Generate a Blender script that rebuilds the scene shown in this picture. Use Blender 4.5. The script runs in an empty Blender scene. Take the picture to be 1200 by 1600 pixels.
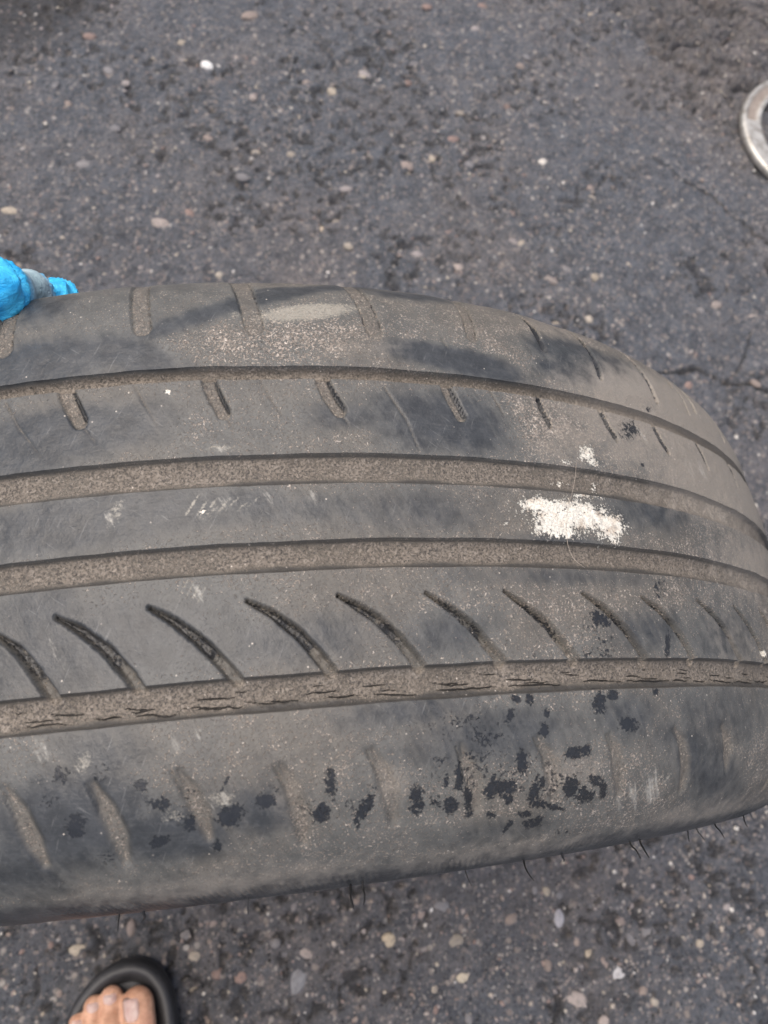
import bpy, bmesh, math, random
import numpy as np
from mathutils import Matrix, Vector

# ------------------------------------------------------------------ camera, world, light
S = bpy.context.scene
R_TYRE = 0.315                      # outer radius of the tyre (205 mm wide, 16 inch)
CAM_ANG = (math.radians(20.505), math.radians(-9.304), math.radians(-2.665))
CAM_LOC = np.array([0.0, 0.0, 2 * R_TYRE + 0.20824])
F_PX = 1195.8                       # focal length in pixels of a 1200 x 1600 picture


def rot(a, b, c):
    ca, sa, cb, sb, cc, sc = math.cos(a), math.sin(a), math.cos(b), math.sin(b), math.cos(c), math.sin(c)
    return (np.array([[1, 0, 0], [0, ca, -sa], [0, sa, ca]]) @ np.array([[cb, 0, sb], [0, 1, 0], [-sb, 0, cb]])
            @ np.array([[cc, -sc, 0], [sc, cc, 0], [0, 0, 1]]))


CAM_M = rot(*CAM_ANG)
cam_data = bpy.data.cameras.new('camera')
cam = bpy.data.objects.new('camera', cam_data)
S.collection.objects.link(cam)
m4 = np.eye(4); m4[:3, :3] = CAM_M; m4[:3, 3] = CAM_LOC
cam.matrix_world = Matrix(m4.tolist())
cam_data.sensor_fit = 'HORIZONTAL'
cam_data.sensor_width = 36.0
cam_data.lens = 36.0 * F_PX / 1200.0
cam_data.clip_start = 0.01
cam_data.clip_end = 200.0
cam_data.dof.use_dof = True
cam_data.dof.focus_distance = 0.262
cam_data.dof.aperture_fstop = 21.0
S.camera = cam

SUN_ELEV, SUN_AZ = math.radians(72), math.radians(-62)     # azimuth measured from +Y towards +X
world = bpy.data.worlds.new('World'); S.world = world
world.use_nodes = True
wn = world.node_tree.nodes; wl = world.node_tree.links
sky = wn.new('ShaderNodeTexSky'); sky.sky_type = 'NISHITA'; sky.sun_disc = False
sky.sun_elevation = SUN_ELEV; sky.sun_rotation = SUN_AZ
sky.air_density = 1.0; sky.dust_density = 6.0; sky.ozone_density = 1.0
bg = wn['Background']; bg.inputs[1].default_value = 0.15
wl.new(sky.outputs[0], bg.inputs[0])
sun_d = bpy.data.lights.new('sun', 'SUN'); sun_d.energy = 1.5; sun_d.angle = math.radians(55)
sun_d.color = (1.0, 0.93, 0.83)
sun = bpy.data.objects.new('sun', sun_d); S.collection.objects.link(sun)
sdir = Vector((math.sin(SUN_AZ) * math.cos(SUN_ELEV), math.cos(SUN_AZ) * math.cos(SUN_ELEV), math.sin(SUN_ELEV)))
sun.rotation_euler = sdir.to_track_quat('Z', 'Y').to_euler()
sun.location = sdir * 3
S.render.engine = 'CYCLES'
S.view_settings.view_transform = 'Standard'
S.view_settings.look = 'None'
S.view_settings.gamma = 1.0
S.view_settings.use_curve_mapping = False
S.view_settings.exposure = 0.62

random.seed(7)
rng = np.random.default_rng(11)
COL = S.collection


# ------------------------------------------------------------------ helpers
def ray(px, py):
    d = CAM_M @ np.array([(px - 600) / F_PX, -(py - 800) / F_PX, -1.0])
    return d / np.linalg.norm(d)


def at_z(px, py, z=0.0):
    d = ray(px, py)
    return CAM_LOC + d * ((z - CAM_LOC[2]) / d[2])


def at_y(px, py, y):
    d = ray(px, py)
    return CAM_LOC + d * ((y - CAM_LOC[1]) / d[1])


def _hash(ix, iy, seed):
    h = (ix.astype(np.int64) * 374761393 + iy.astype(np.int64) * 668265263 + seed * 1442695041) & 0xffffffff
    h = ((h ^ (h >> 13)) * 1274126177) & 0xffffffff
    h = ((h ^ (h >> 16)) * 2246822519) & 0xffffffff
    return ((h ^ (h >> 15)) & 0xffffff) / float(0xffffff)


def vnoise(x, y, seed=0):
    ix = np.floor(x); iy = np.floor(y); fx = x - ix; fy = y - iy
    fx = fx * fx * fx * (fx * (fx * 6 - 15) + 10); fy = fy * fy * fy * (fy * (fy * 6 - 15) + 10)
    a = _hash(ix, iy, seed); b = _hash(ix + 1, iy, seed); c = _hash(ix, iy + 1, seed); d = _hash(ix + 1, iy + 1, seed)
    return (a + (b - a) * fx) * (1 - fy) + (c + (d - c) * fx) * fy


def fbm(x, y, oct=4, seed=0, gain=0.5):
    t = 0; amp = 1; tot = 0
    for k in range(oct):
        t = t + amp * vnoise(x * 2 ** k + 17.3 * k, y * 2 ** k - 9.1 * k, seed + k); tot += amp; amp *= gain
    return t / tot


def sstep(a, b, x):
    t = np.clip((x - a) / (b - a), 0, 1)
    return t * t * (3 - 2 * t)


def mesh_np(name, V, F, smooth=True):
    """V (n,3) array, F (m,4) or (m,3) int array -> mesh"""
    me = bpy.data.meshes.new(name)
    k = F.shape[1]
    me.vertices.add(len(V)); me.vertices.foreach_set('co', np.ascontiguousarray(V, np.float32).ravel())
    me.loops.add(F.size); me.loops.foreach_set('vertex_index', np.ascontiguousarray(F, np.int32).ravel())
    me.polygons.add(len(F)); me.polygons.foreach_set('loop_start', np.arange(0, F.size, k, dtype=np.int32))
    me.polygons.foreach_set('loop_total', np.full(len(F), k, np.int32))
    me.polygons.foreach_set('use_smooth', np.full(len(F), smooth, bool))
    me.update(calc_edges=True)
    return me


def add_attr(me, name, arr):
    at = me.attributes.new(name, 'FLOAT', 'POINT')
    at.data.foreach_set('value', np.ascontiguousarray(arr, np.float32).ravel())


def link(name, me, mat=None, parent=None):
    o = bpy.data.objects.new(name, me); COL.objects.link(o)
    if mat is not None:
        me.materials.append(mat)
    if parent is not None:
        o.parent = parent
        o.matrix_parent_inverse = parent.matrix_world.inverted()
    return o


def empty(name, loc, label, cat, group=None):
    o = bpy.data.objects.new(name, None); COL.objects.link(o)
    o.location = loc; o.empty_display_size = 0.05
    o.matrix_world = Matrix.Translation(Vector(loc))
    tag(o, label, cat, group)
    return o


def tag(o, label, cat, group=None):
    o['label'] = label; o['category'] = cat
    if group: o['group'] = group


def grid_faces(nr, nc, wrap_r=False):
    r = np.arange(nr if wrap_r else nr - 1); c = np.arange(nc - 1)
    rr, cc = np.meshgrid(r, c, indexing='ij')
    r2 = (rr + 1) % nr
    return np.stack([rr * nc + cc, r2 * nc + cc, r2 * nc + cc + 1, rr * nc + cc + 1], -1).reshape(-1, 4)


class Mat:
    """small node-building helper"""
    def __init__(self, name):
        self.m = bpy.data.materials.new(name); self.m.use_nodes = True
        self.t = self.m.node_tree; self.n = self.t.nodes; self.l = self.t.links
        self.b = self.n['Principled BSDF']

    def put(self, sock, v):
        if isinstance(v, bpy.types.NodeSocket): self.l.new(v, sock)
        elif isinstance(v, (tuple, list)): sock.default_value = tuple(v) + ((1,) if len(v) == 3 and len(sock.default_value) == 4 else ())
        else: sock.default_value = v

    def math(self, op, a, b=0.0, c=None, clamp=False):
        n = self.n.new('ShaderNodeMath'); n.operation = op; n.use_clamp = clamp
        self.put(n.inputs[0], a); self.put(n.inputs[1], b)
        if c is not None: self.put(n.inputs[2], c)
        return n.outputs[0]

    def attr(self, name):
        n = self.n.new('ShaderNodeAttribute'); n.attribute_name = name
        return n.outputs['Fac']

    def coord(self, which='Object', scale=(1, 1, 1)):
        n = self.n.new('ShaderNodeTexCoord')
        m = self.n.new('ShaderNodeMapping'); m.inputs['Scale'].default_value = scale
        self.l.new(n.outputs[which], m.inputs[0])
        return m.outputs[0]

    def noise(self, vec, scale, detail=3, rough=0.55, dist=0.0):
        n = self.n.new('ShaderNodeTexNoise')
        self.l.new(vec, n.inputs['Vector']); n.inputs['Scale'].default_value = scale
        n.inputs['Detail'].default_value = detail; n.inputs['Roughness'].default_value = rough
        n.inputs['Distortion'].default_value = dist
        return n.outputs['Fac']

    def voro(self, vec, scale, feature='F1', out='Distance', rnd=1.0):
        n = self.n.new('ShaderNodeTexVoronoi'); n.feature = feature
        self.l.new(vec, n.inputs['Vector']); n.inputs['Scale'].default_value = scale
        n.inputs['Randomness'].default_value = rnd
        return n.outputs[out]

    def step(self, x, a, b, lo=0.0, hi=1.0):
        n = self.n.new('ShaderNodeMapRange'); n.interpolation_type = 'SMOOTHSTEP'
        self.put(n.inputs[0], x); self.put(n.inputs[1], a); self.put(n.inputs[2], b)
        n.inputs[3].default_value = lo; n.inputs[4].default_value = hi
        return n.outputs[0]

    def mix(self, f, a, b):
        n = self.n.new('ShaderNodeMix'); n.data_type = 'RGBA'
        self.put(n.inputs[0], f); self.put(n.inputs[6], a); self.put(n.inputs[7], b)
        return n.outputs[2]

    def mixf(self, f, a, b):
        n = self.n.new('ShaderNodeMix'); n.data_type = 'FLOAT'
        self.put(n.inputs[0], f); self.put(n.inputs[2], a); self.put(n.inputs[3], b)
        return n.outputs[0]

    def ramp(self, x, stops):
        n = self.n.new('ShaderNodeValToRGB'); e = n.color_ramp.elements
        while len(e) < len(stops): e.new(0.5)
        for k, (p, c) in enumerate(stops): e[k].position = p; e[k].color = tuple(c) + (1,)
        self.put(n.inputs[0], x)
        return n.outputs[0]

    def bump(self, h, strength, dist, prev=None):
        n = self.n.new('ShaderNodeBump'); n.inputs['Strength'].default_value = strength
        n.inputs['Distance'].default_value = dist; self.l.new(h, n.inputs['Height'])
        if prev is not None: self.l.new(prev, n.inputs['Normal'])
        return n.outputs[0]

    def out(self, color, rough, normal=None, **kw):
        self.put(self.b.inputs['Base Color'], color); self.put(self.b.inputs['Roughness'], rough)
        if normal is not None: self.l.new(normal, self.b.inputs['Normal'])
        for k, v in kw.items(): self.put(self.b.inputs[k.replace('_', ' ')], v)
        return self.m


# ------------------------------------------------------------------ materials
def rubber_material():
    M = Mat('dusty_tyre_rubber')
    P = M.coord('Object'); UV = M.coord('UV')
    def uvrot(deg, sc):
        n = M.n.new('ShaderNodeTexCoord'); m = M.n.new('ShaderNodeMapping')
        m.inputs['Rotation'].default_value = (0, 0, math.radians(deg)); m2 = M.n.new('ShaderNodeMapping'); m2.inputs['Scale'].default_value = sc
        M.l.new(n.outputs['UV'], m.inputs[0]); M.l.new(m.outputs[0], m2.inputs[0]); return m2.outputs[0]
    dust, white, black, smear, tan = [M.attr(a) for a in ('dust', 'white', 'black', 'smear', 'tan')]; chalk = M.attr('chalk'); grv = M.attr('groove')
    sub, add, mul = (lambda a, b: M.math('SUBTRACT', a, b)), (lambda a, b: M.math('ADD', a, b)), (lambda a, b: M.math('MULTIPLY', a, b))
    big = M.noise(P, 30, 5, 0.62, 0.4); mid = M.noise(P, 150, 6, 0.68); fine = M.noise(P, 900, 4, 0.65)
    g1 = M.noise(P, 1300, 3, 0.7); g2 = M.noise(P, 2400, 2, 0.6)
    scr1 = M.noise(uvrot(24, (1.0, 0.07, 1)), 1100, 3, 0.6); scr2 = M.noise(uvrot(-52, (1.0, 0.06, 1)), 1300, 3, 0.6)
    rub = M.noise(uvrot(-28, (1.0, 0.16, 1)), 340, 5, 0.65, 0.4)
    # bare rubber with fine scratches
    base = M.mix(M.step(mid, 0.32, 0.68), (0.030, 0.032, 0.034), (0.049, 0.052, 0.055))
    base = M.mix(mul(M.step(fine, 0.5, 0.8), 0.25), base, (0.13, 0.132, 0.135))
    sc = M.math('MAXIMUM', M.step(scr1, 0.62, 0.74), M.step(scr2, 0.64, 0.76))
    base = M.mix(mul(sc, 0.32), base, (0.21, 0.21, 0.205))
    # dried film of dust, thick and thin
    wipe = M.attr('wipe')
    film = add(mul(dust, 0.85), add(mul(sub(big, 0.5), 0.6), add(mul(sub(mid, 0.5), 0.75), mul(sub(rub, 0.5), 0.75))))
    film = sub(film, mul(wipe, M.step(add(mul(rub, 0.6), mul(mid, 0.4)), 0.30, 0.70, 1.0, 0.62)))
    filmc = M.step(film, -0.55, 0.85)
    fcol = M.mix(M.step(M.noise(P, 22, 3), 0.4, 0.62), (0.168, 0.164, 0.147), (0.180, 0.163, 0.135))
    col = M.mix(mul(filmc, 0.64), base, fcol)
    scr3 = M.noise(uvrot(6, (0.05, 1.0, 1)), 900, 4, 0.65, 0.3)
    col = M.mix(mul(mul(M.math('MINIMUM', wipe, 1.0), M.step(scr3, 0.52, 0.70)), 0.10), col, (0.175, 0.172, 0.162))
    # sand grains
    gsel = sub(add(mul(dust, 0.80), mul(sub(mid, 0.5), 0.9)), mul(wipe, 0.55))
    gm = M.step(add(gsel, add(mul(sub(g1, 0.5), 2.6), mul(sub(g2, 0.5), 1.4))), 0.44, 0.70)
    gcol = M.ramp(M.voro(P, 1300, out='Color'), [(0.0, (0.14, 0.118, 0.10)), (0.35, (0.25, 0.21, 0.175)), (0.7, (0.34, 0.295, 0.25)), (1.0, (0.60, 0.53, 0.46))])
    gcol = M.mix(mul(grv, 0.55), gcol, (0.150, 0.130, 0.110))
    col = M.mix(mul(grv, M.step(dust, 0.2, 0.8, 0.85, 0.78)), col, M.mix(M.step(dust, 0.1, 0.7), (0.046, 0.042, 0.037), (0.118, 0.102, 0.083)))
    col = M.mix(mul(gm, M.mixf(grv, 0.84, 0.5)), col, gcol)
    # dark pores between the grains
    dm = M.step(add(mul(dust, 0.16), M.noise(P, 1250, 3, 0.65)), 0.64, 0.80)
    col = M.mix(mul(dm, 0.75), col, (0.045, 0.042, 0.040))
    # brown dry mud over one end of the tread
    tm = M.step(add(tan, mul(sub(mid, 0.5), 1.0)), 0.22, 0.95)
    tcol = M.mix(g1, (0.155, 0.138, 0.116), (0.33, 0.295, 0.252))
    col = M.mix(mul(tm, 0.82), col, tcol)
    # pale rubbed smears
    sm = M.step(add(smear, add(mul(sub(rub, 0.5), 2.4), mul(sub(fine, 0.5), 0.6))), 0.38, 0.95)
    sm = mul(sm, M.step(smear, 0.0, 0.3))
    col = M.mix(mul(sm, 0.66), col, (0.40, 0.385, 0.345))
    ch = mul(M.step(add(chalk, add(mul(sub(g1, 0.5), 1.5), mul(sub(fine, 0.5), 1.0))), 0.25, 0.9), M.step(chalk, 0.0, 0.3))
    col = M.mix(mul(ch, 0.50), col, (0.40, 0.37, 0.305))
    # bare black patches where the dust has come off
    rag = add(mul(sub(M.noise(P, 300, 6, 0.82, 0.6), 0.5), 3.0), mul(sub(M.noise(P, 1000, 3, 0.6), 0.5), 1.8))
    bm = mul(M.step(add(black, rag), 0.62, 0.67), M.step(black, 0.10, 0.30))
    col = M.mix(mul(bm, M.step(black, 0.0, 0.55, 0.35, 0.96)), col, M.mix(mid, (0.010, 0.011, 0.013), (0.028, 0.030, 0.034)))
    # flaking white paint
    wk = add(white, add(mul(sub(M.noise(P, 300, 6, 0.78), 0.5), 2.0), mul(sub(g1, 0.5), 1.8)))
    wm = mul(M.step(wk, 0.50, 0.68), M.step(white, 0.03, 0.18))
    wcol = M.mix(M.step(M.noise(P, 230, 5, 0.7), 0.46, 0.72), (0.68, 0.65, 0.57), (0.44, 0.365, 0.29))
    col = M.mix(wm, col, wcol)
    # pale specks
    sp = mul(M.step(M.voro(P, 300), 0.03, 0.11, 1.0, 0.0), M.step(M.noise(P, 90, 3), 0.5, 0.62))
    col = M.mix(mul(sp, 0.8), col, (0.58, 0.52, 0.45))
    # age cracks in the groove floor
    cm = M.step(add(M.attr('crack'), mul(sub(fine, 0.5), 0.5)), 0.35, 0.6)
    col = M.mix(mul(cm, 0.92), col, (0.010, 0.009, 0.008))
    rough = M.mixf(bm, M.mixf(gm, M.mixf(filmc, 0.36, 0.62), 0.90), 0.30)
    h = add(mul(gm, 0.6), mul(fine, 0.45))
    h = add(h, mul(wm, add(0.6, M.noise(P, 900, 3))))
    h = sub(sub(h, mul(cm, 2.2)), mul(bm, 0.6))
    n1 = M.bump(h, 0.85, 0.00040)
    n2 = M.bump(add(mid, mul(rub, 0.5)), 0.35, 0.0009, n1)
    return M.out(col, rough, n2, Specular_IOR_Level=0.32)


def asphalt_material():
    M = Mat('old_asphalt')
    P = M.coord('Object')
    big = M.noise(P, 4.5, 5, 0.6); mid = M.noise(P, 36, 7, 0.7, 0.3); fine = M.noise(P, 240, 6, 0.72); gr = M.noise(P, 900, 3, 0.6)
    st = M.attr('corner_shade'); br = M.attr('brown')
    col = M.mix(M.step(mid, 0.32, 0.68), (0.042, 0.047, 0.056), (0.090, 0.099, 0.115))
    col = M.mix(M.math('MULTIPLY', M.step(big, 0.45, 0.66), 0.45), col, (0.125, 0.112, 0.106))
    col = M.mix(M.math('MULTIPLY', br, M.step(mid, 0.35, 0.7, 0.15, 0.75)), col, (0.135, 0.113, 0.102))
    col = M.mix(M.math('MULTIPLY', M.step(fine, 0.53, 0.72), 0.7), col, (0.20, 0.20, 0.215))
    col = M.mix(M.math('MULTIPLY', M.step(fine, 0.46, 0.33), 0.85), col, (0.020, 0.020, 0.023))
    col = M.mix(M.math('MULTIPLY', M.step(gr, 0.42, 0.3), 0.6), col, (0.025, 0.025, 0.028))
    # aggregate crumbs too small to be stones of their own
    for sc, lo, hi in ((105, 0.50, 0.58), (190, 0.48, 0.56), (400, 0.48, 0.56)):
        v = M.voro(P, sc); vc = M.voro(P, sc, out='Color')
        sel = M.step(M.noise(P, sc * 0.55, 1), lo, hi)
        cm = M.math('MULTIPLY', M.step(v, 0.20, 0.40, 1.0, 0.0), sel)
        ccol = M.ramp(vc, [(0.0, (0.10, 0.10, 0.105)), (0.3, (0.20, 0.17, 0.155)), (0.6, (0.28, 0.235, 0.20)), (1.0, (0.50, 0.47, 0.43))])
        col = M.mix(M.math('MULTIPLY', cm, 0.75), col, ccol)
    pit = M.attr('pit')
    col = M.mix(M.math('MULTIPLY', pit, 0.7), col, (0.018, 0.018, 0.020))
    sm = M.step(M.math('ADD', st, M.math('MULTIPLY', M.math('SUBTRACT', mid, 0.5), 0.9)), 0.3, 0.9)  # painted corner shade, its edge broken up by noise
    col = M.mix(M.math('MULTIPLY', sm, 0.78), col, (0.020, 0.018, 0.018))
    rough = M.step(fine, 0.3, 0.75, 0.22, 0.52)
    n1 = M.bump(fine, 1.0, 0.0045)
    n2 = M.bump(gr, 0.6, 0.0009, n1)
    return M.out(col, rough, n2, Specular_IOR_Level=0.5)


def pebble_material(per_object):
    M = Mat('pebble_stone' if per_object else 'gravel_stone')
    if per_object:
        n = M.n.new('ShaderNodeObjectInfo'); rv = None
    else:
        rv = M.attr('rv')
    P = M.coord('Object', (1, 1, 1))
    no = M.noise(P, 260 if not per_object else 3.0, 4, 0.6)
    col = n.outputs['Color'] if per_object else M.ramp(rv, [(0.0, (0.16, 0.155, 0.16)), (0.18, (0.25, 0.20, 0.175)), (0.36, (0.22, 0.15, 0.125)), (0.5, (0.33, 0.29, 0.24)),
                      (0.66, (0.30, 0.26, 0.25)), (0.8, (0.40, 0.35, 0.27)), (0.92, (0.50, 0.47, 0.42)), (1.0, (0.62, 0.60, 0.56))])
    col = M.mix(M.step(no, 0.35, 0.75, 0.0, 0.65), col, (0.11, 0.10, 0.10))
    return M.out(col, 0.55, M.bump(no, 0.4, 0.0015 if not per_object else 0.12))


def simple(name, c1, c2, scale, rough, bumpd=0.0003, bs=0.4, **kw):
    M = Mat(name); P = M.coord('Object')
    n = M.noise(P, scale, 5, 0.6)
    return M.out(M.mix(M.step(n, 0.3, 0.7), c1, c2), rough, M.bump(M.noise(P, scale * 6, 3), bs, bumpd), **kw)


MAT_RUBBER = rubber_material()
MAT_ASPHALT = asphalt_material()
MAT_PEB = pebble_material(True)
MAT_GRAVEL = pebble_material(False)

# ------------------------------------------------------------------ ground
def axis_grid(lo, hi, step, far):
    core = np.arange(lo, hi + step / 2, step)
    out = []; d = step; x = core[-1]
    while x < far:
        d *= 1.25; x += d; out.append(x)
    inn = []; d = step; x = core[0]
    while x > -far:
        d *= 1.25; x -= d; inn.append(x)
    return np.concatenate([np.array(inn[::-1]), core, np.array(out)])


def seg_dist(X, Y, pts):
    """distance to a polyline plus the parameter 0..1 along it"""
    best = np.full(X.shape, 1e9); par = np.zeros(X.shape)
    L = [0.0]
    for a, b in zip(pts[:-1], pts[1:]): L.append(L[-1] + math.hypot(b[0] - a[0], b[1] - a[1]))
    tot = max(L[-1], 1e-9)
    for k, (a, b) in enumerate(zip(pts[:-1], pts[1:])):
        ax, ay = a[0], a[1]; dx, dy = b[0] - ax, b[1] - ay; l2 = dx * dx + dy * dy + 1e-18
        t = np.clip(((X - ax) * dx + (Y - ay) * dy) / l2, 0, 1)
        d = np.hypot(X - ax - t * dx, Y - ay - t * dy)
        m = d < best
        best = np.where(m, d, best); par = np.where(m, (L[k] + t * math.sqrt(l2)) / tot, par)
    return best, par


GROUND_CRACKS = [([(985, 586), (1060, 582), (1090, 577), (1112, 588), (1135, 597), (1165, 601), (1205, 612), (1290, 640)], 0.0022, 0.006),
                 ([(1130, 598), (1150, 585), (1162, 560), (1175, 520)], 0.0012, 0.003),
                 ([(1020, 245), (1075, 285), (1110, 305), (1150, 340), (1210, 385), (1300, 440)], 0.0020, 0.004)]


def ground_height(X, Y):
    z = (fbm(X * 7, Y * 7, 3, 3) - 0.5) * 0.004
    z = z + (fbm(X * 45, Y * 45, 3, 9, 0.65) - 0.5) * 0.0090
    z = z + (vnoise(X * 150, Y * 150, 21) - 0.5) * 0.0036
    pn = fbm(X * 95 + fbm(X * 30, Y * 30, 2, 33) * 3, Y * 95, 3, 31, 0.65)
    pits = sstep(0.60, 0.68, pn) * sstep(0.36, 0.60, fbm(X * 9, Y * 9, 2, 41))
    z = z - pits * 0.0046
    # the ground breaks up into ridges in one corner
    cr = at_z(1150, 40); cd = np.hypot((X - cr[0]) / 0.24, (Y - cr[1]) / 0.26)
    rough = sstep(1.35, 0.3, cd + (fbm(X * 20, Y * 20, 3, 61) - 0.5) * 0.8)
    Xr = X * 0.8 - Y * 0.6; Yr = X * 0.6 + Y * 0.8
    wx = fbm(X * 25, Y * 25, 3, 66) * 0.05
    z = z + rough * (np.abs(fbm((Xr + wx) * 14, (Yr + wx) * 42, 5, 55, 0.62) - 0.5) * -0.11 + 0.006)
    return z, pits, rough


gx = axis_grid(-0.62, 0.86, 0.0028, 12.0); gy = axis_grid(-0.36, 1.24, 0.0028, 12.0)
GX, GY = np.meshgrid(gx, gy, indexing='ij')
GZ, PIT, ROUGH = ground_height(GX, GY)
for pts, w, dep in GROUND_CRACKS:
    W = [at_z(*p)[:2] for p in pts]
    jx = (fbm(GX * 60, GY * 60, 3, 71) - 0.5) * 0.012; jy = (fbm(GX * 60, GY * 60, 3, 81) - 0.5) * 0.012
    d, t = seg_dist(GX + jx, GY + jy, W)
    k = sstep(w * 1.9, w * 0.5, d)
    GZ -= k * dep; PIT = np.maximum(PIT, k * 1.3)
me = mesh_np('asphalt', np.stack([GX, GY, GZ], -1).reshape(-1, 3), grid_faces(len(gx), len(gy)))
add_attr(me, 'pit', PIT)
oc = at_z(-20, -30); od = np.hypot((GX - oc[0]) / 0.26, (GY - oc[1]) / 0.24)  # shade over the far left corner, painted into the asphalt colour
add_attr(me, 'corner_shade', sstep(1.15, 0.2, od))
add_attr(me, 'brown', np.clip(ROUGH + sstep(0.5, 0.7, fbm(GX * 3, GY * 3, 3, 91)) * 0.6, 0, 1))
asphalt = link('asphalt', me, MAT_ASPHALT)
asphalt['kind'] = 'structure'
asphalt['label'] = 'worn dark grey asphalt set with small rounded pebbles'


def ground_at(x, y):
    return float(ground_height(np.array([x]), np.array([y]))[0][0])


# pebbles: a few shared stone shapes
def stone_mesh(k, sub=2):
    bm = bmesh.new(); bmesh.ops.create_icosphere(bm, subdivisions=sub, radius=1.0)
    r = random.Random(100 + k)
    dirs = [(Vector((r.gauss(0, 1), r.gauss(0, 1), r.gauss(0, 1))).normalized(), r.uniform(0.62, 0.95)) for _ in range(7)]
    for v in bm.verts:
        n = v.co.normalized(); s = 1.0
        for d, c in dirs:
            q = n.dot(d)
            if q > c: s = min(s, 0.55 * s + 0.45 * (c / q))
        v.co = n * s
    me = bpy.data.meshes.new('pebble'); bm.to_mesh(me); bm.free()
    me.polygons.foreach_set('use_smooth', [True] * len(me.polygons))
    me.materials.append(MAT_PEB)
    return me


STONES = [stone_mesh(k) for k in range(8)]
# pixel x, y, half-length px, half-width px, turn in degrees : stones one can pick out
PEBBLES = [(964, 1521, 19, 14, 35), (899, 1562, 20, 12, 20), (946, 1505, 12, 9, 20), (922, 1492, 15, 8, -35), (608, 1469, 12, 10, 10), (724, 1530, 12, 11, 10),
           (873, 1435, 13, 8, -80), (852, 1393, 7, 7, 0), (835, 1391, 6, 6, 0), (465, 1530, 22, 14, -70), (374, 1527, 11, 9, 20), (340, 1522, 9, 8, 0),
           (430, 1474, 8, 7, 0), (475, 1488, 14, 7, 30), (690, 1415, 13, 9, 20), (710, 1470, 14, 9, 0), (798, 1436, 11, 7, -30), (972, 1439, 9, 8, 0),
           (1015, 1458, 13, 10, 20), (987, 1468, 10, 6, 70), (855, 1508, 7, 9, 0), (943, 1595, 9, 7, 0), (677, 1548, 8, 8, 0), (665, 1483, 13, 7, -20),
           (1095, 1475, 7, 6, 0), (1192, 1457, 7, 7, 0), (1137, 1419, 10, 6, -20), (1088, 1420, 8, 6, 60), (976, 1360, 9, 6, -70), (1005, 1550, 9, 6, -30),
           (733, 1594, 7, 8, 0), (205, 1450, 7, 12, 0), (288, 1462, 9, 8, 0), (303, 1495, 9, 7, 0), (120, 1485, 13, 8, 0), (525, 1500, 8, 8, 0),
           (323, 102, 10, 8, 30), (390, 25, 15, 10, -20), (283, 137, 12, 8, 45), (283, 65, 8, 6, 0), (140, 56, 10, 7, 0), (170, 110, 9, 7, 20),
           (196, 130, 8, 6, 40), (85, 135, 9, 6, -60), (107, 163, 6, 6, 0), (180, 200, 8, 6, 20), (325, 212, 8, 8, 0), (131, 258, 12, 9, 0),
           (252, 349, 16, 11, 30), (294, 334, 10, 9, 40), (503, 353, 10, 9, 60), (527, 343, 8, 6, 20), (570, 115, 10, 8, 50), (540, 294, 10, 6, 0),
           (13, 327, 14, 8, 25), (378, 278, 11, 7, 30), (395, 150, 7, 8, 0), (667, 12, 8, 6, 0), (753, 11, 7, 6, 0), (743, 43, 7, 6, 0),
           (847, 253, 8, 8, 0), (793, 165, 6, 6, 0), (813, 100, 10, 7, 20), (823, 90, 7, 5, 20), (706, 216, 11, 6, 0), (720, 175, 8, 6, 0),
           (674, 248, 7, 7, 0), (635, 258, 11, 8, 30), (733, 257, 8, 8, 0), (924, 290, 7, 6, 0), (925, 308, 7, 6, 0), (1038, 187, 6, 5, 0),
           (1046, 201, 6, 6, 0), (803, 376, 12, 8, 30), (815, 380, 6, 6, 0), (716, 418, 8, 7, 0), (646, 98, 10, 6, 0), (637, 130, 6, 6, 0),
           (652, 396, 10, 7, 0), (545, 385, 8, 8, 0), (1118, 476, 10, 7, 0), (930, 432, 7, 8, 0), (870, 505, 8, 6, 0), (920, 498, 7, 7, 0),
           (1095, 486, 7, 6, 0), (1180, 600, 9, 6, 30), (1183, 568, 8, 6, 0), (1074, 601, 9, 7, 0), (860, 437, 13, 6, 25), (885, 418, 10, 6, 35),
           (480, 130, 7, 6, 0), (520, 142, 9, 9, 0), (567, 118, 7, 6, 0), (440, 170, 7, 7, 0), (455, 240, 7, 6, 0), (400, 237, 7, 6, 0)]
placed = []
free_uv = []


PAL = [(.17, .165, .17), (.25, .20, .175), (.22, .15, .125), (.31, .27, .22), (.28, .25, .24), (.36, .31, .24), (.20, .19, .19), (.42, .37, .30), (.24, .19, .16), (.33, .28, .25)]
PAL_AT = {(323, 102): (.80, .79, .76), (964, 1521): (.46, .45, .45), (847, 253): (.60, .56, .50), (503, 353): (.58, .48, .36), (608, 1469): (.46, .38, .27), (724, 1530): (.48, .42, .32), (899, 1562): (.34, .29, .26), (465, 1530): (.20, .20, .21), (873, 1435): (.34, .33, .35)}


def add_pebble(x, y, a, b, ang, h=None, up=None, c=None):
    o = bpy.data.objects.new('pebble', STONES[rng.integers(8)]); COL.objects.link(o)
    z = ground_at(x, y)
    fk = rng.uniform(.8, 1.15); q = c or tuple(v * fk for v in PAL[rng.integers(len(PAL))]); o.color = tuple(q) + (1.0,)
    hh = h if h else 0.55 * b
    o.location = (x, y, z - hh * (rng.uniform(0.30, 0.55) if up is None else up))
    o.rotation_euler = (rng.uniform(-.2, .2), rng.uniform(-.2, .2), ang)
    o.scale = (a, b, hh)
    o.parent = asphalt
    placed.append((x, y, max(a, b)))


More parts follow.
